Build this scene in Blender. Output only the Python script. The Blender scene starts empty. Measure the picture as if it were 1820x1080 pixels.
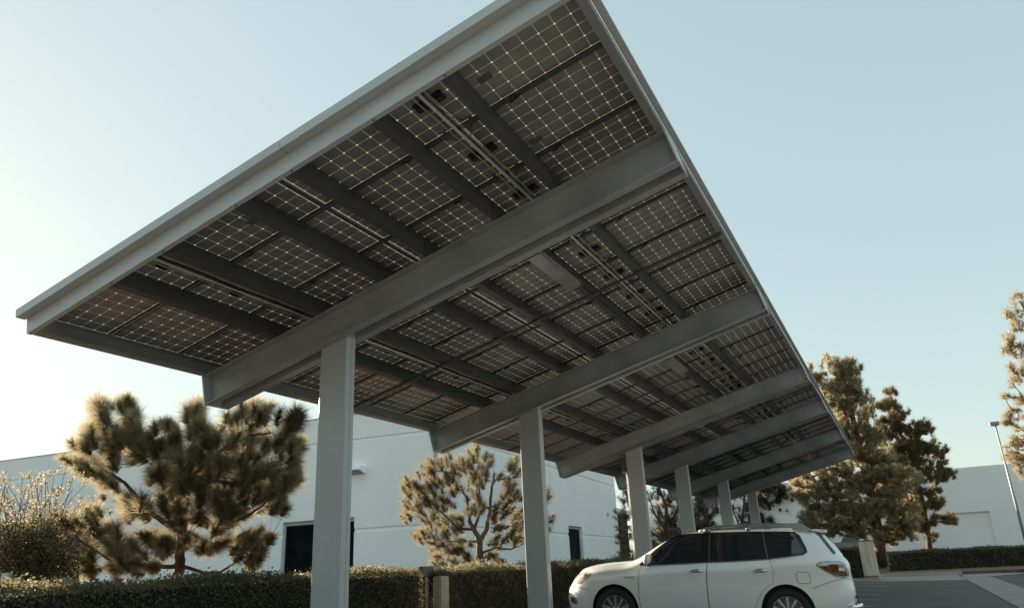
import bpy, bmesh, math, random
import numpy as np
from mathutils import Matrix, Vector
from mathutils.geometry import delaunay_2d_cdt
rng=np.random.default_rng(7); random.seed(7)
S=bpy.context.scene; COL=S.collection
SUNEL=12.5; SUNE=4.8; DUST=.9; SKYSAT=1.25; SKYTINT=(.885,1.0,.945); SKYS=.15; EXPO=2.0; SKYGAM=.27
rad=math.radians
# ------------------------------------------------------------------ camera
CAM=np.array([7.89527732,-6.73566094,1.186]); F=1321.741
MR=np.array([[0.89054901,0.45272497,-0.04430077],[0.18849188,-0.27862907,0.94172005],[-0.4139967,0.84699819,0.33346782]])
cd=bpy.data.cameras.new('camera'); cam=bpy.data.objects.new('camera',cd); COL.objects.link(cam)
cd.sensor_width=36; cd.lens=36*F/1820; cd.clip_end=3000; cd.clip_start=.05
m=Matrix([list(MR[0]),list(MR[1]),list(-MR[2])]).transposed().to_4x4(); m.translation=Vector(CAM); cam.matrix_world=m
S.camera=cam
def ray(x,y): return MR.T@np.array([(x-910)/F,(540-y)/F,1.])
def at(x,y,d): return CAM+ray(x,y)*d
# ------------------------------------------------------------------ materials
MATS={}
def mat(name,base,rough=.6,metal=0.,var=0.,vscale=3.,bump=0.,bscale=40.,spec=.5,coat=0.,base2=None,streak=None,trans=0.,ior=None):
    m=bpy.data.materials.new(name); m.use_nodes=True; N=m.node_tree.nodes; L=m.node_tree.links
    b=N['Principled BSDF']; b.inputs['Base Color'].default_value=(*base,1); b.inputs['Roughness'].default_value=rough
    b.inputs['Metallic'].default_value=metal; b.inputs['Specular IOR Level'].default_value=spec; b.inputs['Coat Weight'].default_value=coat
    b.inputs['Coat Roughness'].default_value=.06
    if var or base2:
        tc=N.new('ShaderNodeTexCoord'); mp=N.new('ShaderNodeMapping'); L.new(tc.outputs['Object'],mp.inputs[0])
        if streak: mp.inputs['Scale'].default_value=streak
        n=N.new('ShaderNodeTexNoise'); n.inputs['Scale'].default_value=vscale; n.inputs['Detail'].default_value=6; n.inputs['Roughness'].default_value=.62
        L.new(mp.outputs[0],n.inputs['Vector'])
        r=N.new('ShaderNodeValToRGB'); r.color_ramp.elements[0].position=.32; r.color_ramp.elements[1].position=.7
        lo=base2 if base2 else tuple(c*(1-var) for c in base)
        r.color_ramp.elements[0].color=(*lo,1); r.color_ramp.elements[1].color=(*base,1) if base2 else (*[min(1,c*(1+var*.6)) for c in base],1)
        L.new(n.outputs['Fac'],r.inputs['Fac']); L.new(r.outputs['Color'],b.inputs['Base Color'])
    if bump:
        tc=N.new('ShaderNodeTexCoord'); n=N.new('ShaderNodeTexNoise'); n.inputs['Scale'].default_value=bscale; n.inputs['Detail'].default_value=4
        L.new(tc.outputs['Object'],n.inputs['Vector']); bp=N.new('ShaderNodeBump'); bp.inputs['Strength'].default_value=bump; bp.inputs['Distance'].default_value=.01
        L.new(n.outputs['Fac'],bp.inputs['Height']); L.new(bp.outputs['Normal'],b.inputs['Normal'])
    MATS[name]=m; return m
def leafmat(name,c1,c2,t1,tfac=.45,scale=1.6,rough=.6):
    m=bpy.data.materials.new(name); m.use_nodes=True; N=m.node_tree.nodes; L=m.node_tree.links
    b=N['Principled BSDF']; b.inputs['Roughness'].default_value=rough; b.inputs['Specular IOR Level'].default_value=.35
    geo=N.new('ShaderNodeNewGeometry'); tc=N.new('ShaderNodeTexCoord')
    n=N.new('ShaderNodeTexNoise'); n.inputs['Scale'].default_value=scale; n.inputs['Detail'].default_value=3; L.new(tc.outputs['Object'],n.inputs['Vector'])
    ad=N.new('ShaderNodeMath'); ad.operation='ADD'; mu=N.new('ShaderNodeMath'); mu.operation='MULTIPLY_ADD'
    L.new(geo.outputs['Random Per Island'],mu.inputs[0]); mu.inputs[1].default_value=1.0; mu.inputs[2].default_value=-.5
    L.new(n.outputs['Fac'],ad.inputs[0]); L.new(mu.outputs[0],ad.inputs[1])
    r=N.new('ShaderNodeValToRGB'); r.color_ramp.elements[0].position=.3; r.color_ramp.elements[1].position=.7
    r.color_ramp.elements[0].color=(*c1,1); r.color_ramp.elements[1].color=(*c2,1); L.new(ad.outputs[0],r.inputs['Fac'])
    L.new(r.outputs['Color'],b.inputs['Base Color'])
    t=N.new('ShaderNodeBsdfTranslucent'); t.inputs['Color'].default_value=(*t1,1)
    mx=N.new('ShaderNodeMixShader'); mx.inputs[0].default_value=tfac; L.new(b.outputs[0],mx.inputs[1]); L.new(t.outputs[0],mx.inputs[2])
    L.new(mx.outputs[0],N['Material Output'].inputs['Surface']); MATS[name]=m; return m
STEEL=mat('painted_steel',(.27,.275,.27),.42,var=.10,vscale=1.5,bump=.05,bscale=90)
STEELB=mat('beam_steel',(.39,.405,.405),.42,var=.22,vscale=1.6,bump=.05,bscale=70)
STEELC=mat('column_steel',(.48,.49,.485),.30,var=.07,vscale=1.3,bump=.04,bscale=80)
TRIM=mat('trim_metal',(.52,.545,.54),.4,var=.08,vscale=1.2)
PURL=mat('purlin_steel',(.085,.088,.086),.4,var=.18,vscale=1.6,bump=.05,bscale=60)
GALV=mat('galvanized_conduit',(.85,.85,.85),.25,metal=.35)
ALU=mat('aluminium_frame',(.075,.075,.075),.45,metal=.2)
BLACK=mat('black_plastic',(.018,.018,.018),.45)
CABLE=mat('tan_cable',(.50,.42,.30),.5,var=.3,vscale=12)
RODM=mat('rod_steel',(.09,.09,.09),.45)
LENS=mat('prismatic_lens',(.30,.295,.28),.25,var=.3,vscale=5)
WALLP=mat('wall_paint',(.90,.905,.895),.85,var=.07,vscale=.22,bump=.25,bscale=14)
WALLP2=mat('warehouse_paint',(.88,.885,.87),.85,var=.05,vscale=.3,bump=.2,bscale=8)
WFRAME=mat('window_frame',(.42,.44,.45),.4)
GLASS=mat('dark_glazing',(.010,.012,.013),.15,var=.6,vscale=1.4,spec=.3)
GLASS.node_tree.nodes['Principled BSDF'].inputs['IOR'].default_value=1.06
CONC=mat('concrete',(.30,.27,.235),.85,var=.30,vscale=1.3,bump=.3,bscale=30)
KERB=mat('kerb_concrete',(.40,.365,.32),.85,var=.25,vscale=.9,bump=.3,bscale=25)
SOIL=mat('soil',(.16,.10,.065),.95,var=.4,vscale=3,bump=.8,bscale=20)
ASPH=mat('asphalt',(.086,.080,.071),.8,var=.30,vscale=.5,bump=.5,bscale=60)
LINE=mat('line_paint',(.72,.71,.68),.7,base2=(.24,.24,.23),vscale=7)
BARK=mat('pine_bark',(.19,.105,.065),.9,base2=(.065,.042,.03),vscale=9,bump=.9,bscale=30,streak=(1,1,.3))
BARKG=mat('grey_bark',(.20,.165,.13),.9,var=.4,vscale=9,bump=.6,bscale=30)
PINE=leafmat('pine_needles',(.036,.042,.024),(.17,.16,.09),(.44,.38,.235),.45,2.2)
PINEM=leafmat('short_pine_needles',(.036,.038,.022),(.15,.135,.08),(.36,.305,.185),.42,1.6)
PINEF=leafmat('far_pine_needles',(.085,.080,.048),(.44,.37,.22),(.64,.53,.32),.38,.7)
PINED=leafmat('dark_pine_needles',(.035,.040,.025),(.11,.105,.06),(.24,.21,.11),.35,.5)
PINEG=leafmat('olive_pine_needles',(.06,.058,.032),(.19,.165,.085),(.38,.31,.15),.36,.45)
HEDGE=leafmat('hedge_leaves',(.030,.034,.020),(.15,.14,.075),(.30,.27,.14),.3,6.)
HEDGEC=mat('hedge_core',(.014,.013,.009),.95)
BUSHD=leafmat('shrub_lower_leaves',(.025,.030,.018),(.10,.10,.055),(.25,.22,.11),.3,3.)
BUSH=leafmat('shrub_leaves',(.055,.056,.032),(.23,.205,.12),(.46,.40,.25),.35,3.)
UTIL=mat('cream_cabinet',(.80,.75,.62),.6,base2=(.56,.48,.35),vscale=2.0,streak=(3,3,.4))
RUST=mat('rusty_trim',(.34,.20,.09),.8,base2=(.20,.10,.045),vscale=12)
EBOX=mat('grey_enclosure',(.085,.09,.095),.5,var=.1)
EBOXL=mat('pale_grey_metal',(.33,.335,.335),.45,var=.1)
PILM=mat('stained_pilaster',(.50,.43,.36),.9,base2=(.27,.23,.19),vscale=2.2,bump=.3)
PAINT=mat('white_car_paint',(.84,.835,.81),.27,metal=.12,spec=.5,coat=.9)
CGLASS=mat('tinted_glass',(.016,.021,.023),.03,spec=.9,coat=.3)
RUBBER=mat('tyre_rubber',(.018,.018,.018),.75,bump=.2,bscale=60)
ALLOY=mat('alloy_rim',(.50,.50,.50),.25,metal=.85)
CHROME=mat('chrome',(.78,.78,.79),.08,metal=1.)
LAMPC=mat('headlamp_lens',(.60,.57,.50),.08,spec=.8,coat=.8,base2=(.25,.22,.17),vscale=9)
TAILR=mat('tail_lamp_amber',(.20,.055,.012),.08,spec=.8,coat=1.,base2=(.07,.018,.008),vscale=14)
TAILC=mat('tail_lamp_clear',(.48,.52,.53),.1,spec=.8,coat=1.)
RACK=mat('rack_metal',(.22,.235,.24),.3,metal=.5)
SEAM=mat('seam_black',(.010,.010,.011),.35)
PAPER=mat('sign_panel',(.50,.53,.54),.6)
# solar laminate: cells with chamfered corners, light passes in the gaps between them
LG=.5-.0050
def laminate():
    m=bpy.data.materials.new('bifacial_laminate'); m.use_nodes=True; N=m.node_tree.nodes; L=m.node_tree.links
    b=N['Principled BSDF']; out=N['Material Output']
    tc=N.new('ShaderNodeTexCoord'); sp=N.new('ShaderNodeSeparateXYZ'); L.new(tc.outputs['Object'],sp.inputs[0])
    P=.158
    def mth(op,a,b_=None,c=None):
        n=N.new('ShaderNodeMath'); n.operation=op
        for i,v in enumerate((a,b_,c)):
            if v is None: continue
            if isinstance(v,(int,float)): n.inputs[i].default_value=v
            else: L.new(v,n.inputs[i])
        return n.outputs[0]
    ax=mth('ABSOLUTE',sp.outputs['X']); ay=mth('ABSOLUTE',sp.outputs['Y'])
    fx=mth('ABSOLUTE',mth('SUBTRACT',mth('FRACT',mth('DIVIDE',ax,P)),.5))   # 0 centre .5 edge
    fy=mth('ABSOLUTE',mth('SUBTRACT',mth('FRACT',mth('DIVIDE',ay,P)),.5))
    gx=mth('GREATER_THAN',fx,LG); gy=mth('GREATER_THAN',fy,LG)
    dg=mth('GREATER_THAN',mth('ADD',fx,fy),1-.082)
    ox=mth('MULTIPLY',mth('GREATER_THAN',ax,5*P-.0008),mth('LESS_THAN',mth('FRACT',mth('DIVIDE',mth('SUBTRACT',ax,5*P),.011)),.42)); oy=mth('MULTIPLY',mth('GREATER_THAN',ay,3*P-.0008),mth('LESS_THAN',ay,3*P+.0035))
    inn=mth('MULTIPLY',mth('LESS_THAN',ax,5*P),mth('LESS_THAN',ay,3*P))
    msk=mth('MAXIMUM',mth('MULTIPLY',inn,mth('MAXIMUM',mth('MAXIMUM',gx,gy),dg)),mth('MAXIMUM',ox,oy))
    # bus ribbons run across the margins past the last row of cells
    nz=N.new('ShaderNodeTexNoise'); nz.inputs['Scale'].default_value=2.6; nz.inputs['Detail'].default_value=5; L.new(tc.outputs['Object'],nz.inputs['Vector'])
    oi=N.new('ShaderNodeObjectInfo')
    r=N.new('ShaderNodeValToRGB'); r.color_ramp.elements[0].position=.3; r.color_ramp.elements[1].position=.75
    r.color_ramp.elements[0].color=(.20,.188,.17,1); r.color_ramp.elements[1].color=(.33,.305,.27,1); L.new(mth('ADD',nz.outputs['Fac'],mth('MULTIPLY_ADD',oi.outputs['Random'],.24,-.12)),r.inputs['Fac'])
    L.new(r.outputs['Color'],b.inputs['Base Color']); 
    rr=mth('MULTIPLY_ADD',nz.outputs['Fac'],.3,.2); L.new(rr,b.inputs['Roughness']); b.inputs['Specular IOR Level'].default_value=.55
    t=N.new('ShaderNodeBsdfTranslucent'); t.inputs['Color'].default_value=(.25,.24,.215,1)
    d=N.new('ShaderNodeBsdfDiffuse'); d.inputs['Color'].default_value=(.42,.40,.34,1)
    m1=N.new('ShaderNodeMixShader'); m1.inputs[0].default_value=.35; L.new(t.outputs[0],m1.inputs[1]); L.new(d.outputs[0],m1.inputs[2])
    mx=N.new('ShaderNodeMixShader'); L.new(msk,mx.inputs[0]); L.new(b.outputs[0],mx.inputs[1]); L.new(m1.outputs[0],mx.inputs[2]); L.new(mx.outputs[0],out.inputs['Surface'])
    return m
LAM=laminate()
# ------------------------------------------------------------------ mesh helpers
class MB:
    def __init__(s): s.v=[]; s.f=[]; s.m=[]
    def quad(s,pts,mi=0):
        n=len(s.v); s.v+= [tuple(p) for p in pts]; s.f.append(tuple(range(n,n+len(pts)))); s.m.append(mi)
    def box(s,a,b,mi=0,T=None):
        x0,y0,z0=a; x1,y1,z1=b; c=[(x0,y0,z0),(x1,y0,z0),(x1,y1,z0),(x0,y1,z0),(x0,y0,z1),(x1,y0,z1),(x1,y1,z1),(x0,y1,z1)]
        if T is not None: c=[tuple(T(*p)) for p in c]
        n=len(s.v); s.v+=c
        for f in ((3,2,1,0),(4,5,6,7),(0,1,5,4),(1,2,6,5),(2,3,7,6),(3,0,4,7)): s.f.append(tuple(n+i for i in f)); s.m.append(mi)
    def tube(s,pts,rads,seg=8,mi=0,cap=True):
        pts=[np.array(p,float) for p in pts]; k=len(pts)
        if not hasattr(rads,'__len__'): rads=[rads]*k
        n0=len(s.v); u=None
        for i,p in enumerate(pts):
            t=pts[min(i+1,k-1)]-pts[max(i-1,0)]; t=t/(np.linalg.norm(t)+1e-9)
            if u is None:
                h=np.array([0,0,1.]) if abs(t[2])<.9 else np.array([1.,0,0]); u=np.cross(t,h)
            u=u-t*np.dot(u,t); u/=np.linalg.norm(u)+1e-9; w=np.cross(t,u)
            for j in range(seg):
                a=2*math.pi*j/seg; s.v.append(tuple(p+rads[i]*(math.cos(a)*u+math.sin(a)*w)))
        for i in range(k-1):
            for j in range(seg):
                a=n0+i*seg+j; b=n0+i*seg+(j+1)%seg; s.f.append((a,b,b+seg,a+seg)); s.m.append(mi)
        if cap:
            s.f.append(tuple(n0+j for j in range(seg-1,-1,-1))); s.m.append(mi); s.f.append(tuple(n0+(k-1)*seg+j for j in range(seg))); s.m.append(mi)
    def lathe(s,prof,seg=32,mi=0,T=None):   # prof (axial y, radius)
        n0=len(s.v); k=len(prof)
        for (y,r) in prof:
            for j in range(seg):
                a=2*math.pi*j/seg; p=(r*math.cos(a),y,r*math.sin(a)); s.v.append(tuple(T(*p)) if T else p)
        for i in range(k-1):
            for j in range(seg):
                a=n0+i*seg+j; b=n0+i*seg+(j+1)%seg; s.f.append((a,b,b+seg,a+seg)); s.m.append(mi)
WM={}
def link(name,me,parent=None,world=False,mtx=None,**props):
    o=bpy.data.objects.new(name,me); COL.objects.link(o)
    if mtx is not None: o.matrix_basis=mtx
    if parent is not None:
        o.parent=parent
        if world: o.matrix_parent_inverse=WM[parent.name].inverted()
    WM[o.name]=(WM[parent.name] if parent is not None else Matrix())@o.matrix_parent_inverse@o.matrix_basis if parent is not None else o.matrix_basis.copy()
    for k,v in props.items(): o[k]=v
    return o
def meshof(name,mb,mats,smooth=False,bevel=0.):
    me=bpy.data.meshes.new(name); me.from_pydata(mb.v,[],mb.f)
    for m_ in (mats if isinstance(mats,(list,tuple)) else [mats]): me.materials.append(m_)
    me.polygons.foreach_set('material_index',mb.m)
    if bevel:
        b=bmesh.new(); b.from_mesh(me); bmesh.ops.remove_doubles(b,verts=b.verts,dist=1e-5)
        bmesh.ops.bevel(b,geom=[e for e in b.edges if len(e.link_faces)==2 and e.calc_face_angle(0)>.5],offset=bevel,segments=2,affect='EDGES'); b.to_mesh(me); b.free()
    if smooth: me.polygons.foreach_set('use_smooth',[True]*len(me.polygons))
    me.update(); return me
def obj(name,mb,mats,parent=None,world=True,smooth=False,bevel=0.,**props):
    return link(name,meshof(name,mb,mats,smooth,bevel),parent,world,**props)
def npmesh(name,V,nper,mats,midx=None):
    V=np.asarray(V,np.float32).reshape(-1,3); n=len(V)//nper
    me=bpy.data.meshes.new(name); me.vertices.add(len(V)); me.vertices.foreach_set('co',V.ravel())
    me.loops.add(len(V)); me.loops.foreach_set('vertex_index',np.arange(len(V),dtype=np.int32))
    me.polygons.add(n); me.polygons.foreach_set('loop_start',np.arange(0,len(V),nper,dtype=np.int32)); me.polygons.foreach_set('loop_total',np.full(n,nper,np.int32))
    for m_ in mats: me.materials.append(m_)
    if midx is not None: me.polygons.foreach_set('material_index',midx)
    me.update(calc_edges=True); me.validate(); return me
def empty(name,loc,rot=(0,0,0),**props):
    o=bpy.data.objects.new(name,None); COL.objects.link(o); o.location=loc; o.rotation_euler=rot; o.empty_display_size=.2
    from mathutils import Euler
    WM[o.name]=Matrix.LocRotScale(Vector(loc),Euler(rot),None); 
    for k,v in props.items(): o[k]=v
    return o
# ------------------------------------------------------------------ ground and setting
SL=0.24878; CS,SN=math.cos(SL),math.sin(SL); ZB=3.743
def can(u,v,w): return (v*CS+w*SN,u,ZB+v*SN-w*CS)
def gz(x): return .10-.035*(min(max(x,1.3),7.)-2)
g=MB()
xs=[-900,1.3,2.,7.,7.8,900]; ys=[-900,-30,0,30,60,900]
for i in range(5):
    for j in range(5):
        g.quad([(xs[i],ys[j],gz(xs[i])),(xs[i+1],ys[j],gz(xs[i+1])),(xs[i+1],ys[j+1],gz(xs[i+1])),(xs[i],ys[j+1],gz(xs[i]))])
obj('asphalt_ground',g,ASPH,kind='structure')
g=MB(); g.box((-8.5,-40,-.1),(1.1,30,.24)); g.box((4.55,31.3,-.2),(6.35,34.6,.055)); g.box((-8,36.5,-.2),(60,58,.08))
obj('planter_soil',g,SOIL,kind='structure')
g=MB(); g.box((1.1,-40,-.1),(1.27,30,.26)); g.box((4.4,31.15,-.2),(6.5,31.3,.075)); g.box((6.35,31.302,-.2),(6.5,34.6,.075)); g.box((4.4,31.302,-.2),(4.55,34.6,.075))
g.box((1.27,36.32,-.2),(9.9,36.5,.08))
obj('kerb',g,KERB,kind='structure',bevel=.02)
g=MB()
z=-.075+.006
g.quad([(7.,30.2,z),(9.7,29.6,z),(9.7,36.32,z),(7.,36.32,z)]); g.quad([(1.3,31.,gz(1.3)+.006),(7.,30.2,z),(7.,36.32,z),(1.3,36.32,gz(1.3)+.006)]); 
z=-.075+.012
g.quad([(9.65,-20,z),(10.6,-20,z),(10.75,33.,z),(9.72,33,z)]); z=-.075+.017
g.quad([(9.7,32.,z),(10.8,32.5,z),(16,40.8,z),(9.9,36.32,z)])
obj('concrete_gutter',g,CONC,kind='structure')
g=MB()
for y in (-4.6,-1.9,.85,3.6,6.05,8.75,11.45,14.2,16.95,19.7,22.4,25.2,27.9):
    x0,x1=1.9,6.95
    g.quad([(x0,y-.05,gz(x0)+.007),(x1,y-.05,gz(x1)+.007),(x1,y+.05,gz(x1)+.007),(x0,y+.05,gz(x0)+.007)])
obj('parking_lines',g,LINE,kind='structure')
# ------------------------------------------------------------------ solar carport
UB=[0,5.47,11.58,16.232,22.243,28.287]; W=6.6557; U0=-2.305; U1=28.665; HB=.404; BWD=.391
CV,CWD=2.105,.411
carport=empty('solar_carport',(2.1,.2,.1),label='long tilted solar panel carport on a row of grey steel columns over the parking bays',category='solar carport')
Rcan=Matrix(((CS,0,-SN),(0,1,0),(SN,0,CS)))
def canm(u,v,w):
    m_=Rcan.to_4x4(); m_.translation=Vector(can(u,v,w)); return m_
# beams: two back to back channels with flanges turned out
def beam_mesh():
    b=MB(); T=lambda x,y,z:(x,y,z)
    def bx(v0,v1,u0,u1,w0,w1): b.box((v0,u0,-w1),(v1,u1,-w0))
    t=.014
    bx(0.012,W-.012,.105,.117,t,HB-t); bx(0.012,W-.012,0,.117,0,t); bx(0.012,W-.012,0,.117,HB-t,HB)
    bx(0.012,W-.012,BWD-.117,BWD-.105,t,HB-t); bx(.012,W-.012,BWD-.117,BWD,0,t); bx(.012,W-.012,BWD-.117,BWD,HB-t,HB)
    return meshof('beam',b,STEELB)
bme=beam_mesh()
p_=MB(); p_.box((-.006,-.004,-HB-.003),(.012,BWD+.004,.003)); plate=meshof('end_plate',p_,TRIM)
bl=MB(); bl.lathe([(0,.0001),(0,.034),(.006,.034),(.0061,.022),(.026,.022),(.026,.0001)],seg=6); bolt=meshof('bolt',bl,STEELB)
inv=lambda parent: WM[parent.name].inverted()
def sub(name,me,parent,mtx,**k):
    o=bpy.data.objects.new(name,me); COL.objects.link(o); o.parent=parent; o.matrix_parent_inverse=inv(parent); o.matrix_basis=mtx
    WM[o.name]=mtx.copy()
    for a,c in k.items(): o[a]=c
    return o
for i,u in enumerate(UB):
    B=sub('beam',bme,carport,canm(u,0,0))
    for v in (0,W): sub('end_plate',plate,B,canm(u,v,0)@(Matrix() if v==0 else Matrix.Rotation(math.pi,4,'Z')@Matrix.Translation((0,-BWD,0))))
    for dv in (-.105,.105):
        for w in (.12,.28): 
            vv=(CV-.0)/CS+.06+dv; sub('bolt',bolt,B,canm(u+.105,vv,w)@Matrix.Rotation(math.pi,4,'Z'))
# columns
def column_mesh(z0):
    b=MB(); h=3.743+ (CV)*math.tan(SL)-.25
    x0,x1=-CWD/2,CWD/2; y0,y1=0,.174; r=.02
    prof=[(x0+r,y0),(x1-r,y0),(x1-.006,y0+.006),(x1,y0+r),(x1,y0+.082),(x1-.006,y0+.084),(x1-.006,y0+.090),(x1,y0+.092),(x1,y1-r),(x1-r,y1),(x0+r,y1),(x0,y1-r),(x0,y0+.092),(x0+.006,y0+.090),(x0+.006,y0+.084),(x0,y0+.082),(x0,y0+r),(x0+.006,y0+.006)]
    n=len(prof)
    b.v=[(x,y,z0) for x,y in prof]+[(x,y,h) for x,y in prof]
    for i in range(n): b.f.append((i,(i+1)%n,n+(i+1)%n,n+i)); b.m.append(0)
    b.f.append(tuple(range(n,2*n))); b.m.append(0)
    return meshof('column',b,STEELC)
cme=column_mesh(.02)
for u in UB: sub('column',cme,carport,Matrix.Translation((CV,u+.1085,0)))
# purlins
PV=[1.31,2.05,3.02,3.71,4.64,5.39]; HP=.206
def purlin(v,flip=False,edge=0):
    b=MB(); t=.006
    s=1 if flip else -1
    def bx(v0,v1,u0,u1,w0,w1):
        b.box((min(v0,v1),u0,-w1),(max(v0,v1),u1,-w0))
    bx(0,s*t,U0+.06,U1-.01,-HP+t,-t); bx(0,s*.08,U0+.06,U1-.01,-t,0); bx(0,s*.08,U0+.06,U1-.01,-HP,-HP+t)
    bx(s*.074,s*.08,U0+.06,U1-.01,-t-.018,-t)
    # clip angles on the web at every module joint, and splice plates over the beams
    if not edge:
        for k in range(32):
            uu=-2.375+k*.999
            if U0+.1<uu<U1-.1: bx(-s*.001,-s*.010,uu-.045,uu+.045,-HP+.004,-HP+.07)
        for ub in UB: bx(-s*.001,-s*.008,ub-.12,ub+BWD+.12,-HP+.03,-.03)
    return sub('purlin',meshof('purlin',b,PURL if not edge else STEEL),carport,canm(0,v,0))
for v in PV: purlin(v)
purlin(0.006,True,1); purlin(W-.006,False,1)
# near and far fascia channels
for (ua,s) in ((U0,1),(U1,-1)):
    b=MB(); 
    def bx(v0,v1,u0,u1,w0,w1): b.box((v0,min(u0,u1),-w1),(v1,max(u0,u1),-w0))
    bx(-.002,W+.002,0,s*.008,-HP,0); bx(-.002,W+.002,s*.008,s*.055,-.006,0.); bx(-.002,W+.002,s*.008,s*.055,-HP,-HP+.006)
    for v in PV+[.06]: b.lathe([(0,.0001),(0,.009),(-.004,.009),(-.004,.0001)],8,1,T=lambda x,y,z,v=v:(v+x-.03,s*.03+z,-.001+y))
    sub('fascia',meshof('fascia',b,[TRIM,BLACK]),carport,canm(ua,0,0))
# cover trim on top of the edges
TW0,TW1=-.273,-.179
def trim(v0,v1,u0,u1):
    b=MB(); b.box((v0,u0,-TW1),(v1,u1,-TW0)); sub('edge_trim',meshof('edge_trim',b,TRIM),carport,canm(0,0,0))
trim(-.03,3.688,U0-.10,U0-.001); trim(3.694,W+.07,U0-.10,U0-.001); trim(-.03,W+.07,U1+.001,U1+.1)
for k in range(6):
    a=U0-.0005+k*5.19; trim(W+.0025,W+.07,a,a+5.186)
    
# modules
mw,ml=.987,1.652
def module_mesh():
    b=MB(); fz=.040
    # laminate at local z 0.028 above frame bottom
    b.quad([(-ml/2+.008,-mw/2+.008,.030),(-ml/2+.008,mw/2-.008,.030),(ml/2-.008,mw/2-.008,.030),(ml/2-.008,-mw/2+.008,.030)],0)
    t=.008; x,y=ml/2,mw/2
    b.box((-x,-y,0),(x,-y+t,fz),1); b.box((-x,y-t,0),(x,y,fz),1); b.box((-x,-y+t,0),(-x+t,y-t,fz),1); b.box((x-t,-y+t,0),(x,y-t,fz),1)
    # inner lip
    b.box((-x+t,-y+t,0.0),(x-t,-y+.026,.0025),1); b.box((-x+t,y-.026,0),(x-t,y-t,.0025),1)
    return b
mb=module_mesh(); mod=meshof('solar_panel',mb,[LAM,ALU])
jb=MB(); jb.box((ml/2-.145,-.062,-.002),(ml/2-.03,.062,.0295)); jb.box((ml/2-.12,-.035,-.014),(ml/2-.05,.035,-.002)); jme=meshof('junction_box',jb,BLACK,bevel=.006)
e=ml/2
def tubeme(name,pts,r,seg=5):
    b=MB(); b.tube(pts,r,seg); return meshof(name,b,BLACK)
L1=[(e-.05,.05,.01),(e-.03,.15,-.01),(e-.035,.30,-.015),(e-.07,.42,.0),(e-.16,.47,.01)]
L2=[(e-.05,-.05,.01),(e-.03,-.15,-.015),(e-.05,-.30,-.01),(e-.10,-.42,.005),(e-.2,-.47,.012)]
leads=[tubeme('lead_cable',L1,.0045),tubeme('lead_cable',L2,.0045)]
y_=mw/2
LP=[(e-.68,y_+.02,.0),(e-.655,y_+.02,-.012),(e-.65,y_-.03,-.014),(e-.63,y_-.055,-.04),(e-.60,y_-.05,-.058),(e-.575,y_-.01,-.05),(e-.585,y_+.03,-.02),(e-.655,y_+.025,-.006)]
loops=[tubeme('cable_loop',LP,.0075),tubeme('cable_loop',[(x,-y,z) for x,y,z in LP],.0075)]
NU=31
far=MB(); cnt=0
for k in range(NU):
    for r in range(4):
        uc=-2.375+.999*(k+.5); vc=W/4*(r+.5); flip=r in (1,3)   # junction boxes meet at the two outer seams
        if r==0: flip=False
        M_=canm(uc,vc,-HP-.001)
        flipv={0:False,1:True,2:False,3:True}[r]
        if flipv: M_=M_@Matrix.Rotation(math.pi,4,'Z')
        if k<25:
            P=sub('solar_panel',mod,carport,M_); sub('junction_box',jme,P,M_)
            for l_ in leads: sub('lead_cable',l_,P,M_)
            sub('cable_loop',loops[1 if flipv else 0],P,M_)
        else:
            n=len(far.v); far.v+=[tuple(M_@Vector(v)) for v in mb.v]; far.f+=[tuple(i+n for i in f) for f in mb.f]; far.m+=mb.m
# far panels: one mesh per rule (over 100 of one part)
o=None
def farmesh():
    # keeps the object coordinates of a centred module: local grid laid out on multiples of the cell pitch
    b=MB()
    for k in range(25,31):
        for r in range(4):
            pass
    return b
me=bpy.data.meshes.new('solar_panels_far'); me.from_pydata(far.v,[],far.f)
LAM2=LAM.copy(); LAM2.name='bifacial_laminate_uv'
nt=LAM2.node_tree
uvn=nt.nodes.new('ShaderNodeUVMap'); uvn.uv_map='cells'
for l in list(nt.links):
    if l.from_node.type=='TEX_COORD' and l.to_node.type=='SEPXYZ':
        to=l.to_socket; nt.links.remove(l); nt.links.new(uvn.outputs[0],to)
me.materials.append(LAM2); me.materials.append(ALU); me.polygons.foreach_set('material_index',far.m)
uvl=me.uv_layers.new(name='cells'); nv=len(mb.v)
li=np.empty(len(me.loops),np.int32); me.loops.foreach_get('vertex_index',li)
base=np.array(mb.v)[:, :2]; uvl.data.foreach_set('uv',base[li%nv].astype(np.float32).ravel()); me.update()
link('solar_panel',me,carport,True,kind='stuff')
# dark stickers / smudges on a few backsheets are the taped labels
st=MB(); st.box((-.07,-.045,.0275),(.07,.045,.0292)); stm=meshof('panel_label',st,mat('label_film',(.12,.12,.115),.4))
for (k,r,x,y) in ((0,3,-.30,.12),(1,3,-.34,.28),(0,1,.2,.15),(2,1,-.3,.2)):
    M_=canm(-2.375+.999*(k+.5)+y,W/4*(r+.5)+x,-HP-.001); sub('panel_label',stm,carport,M_)
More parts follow.
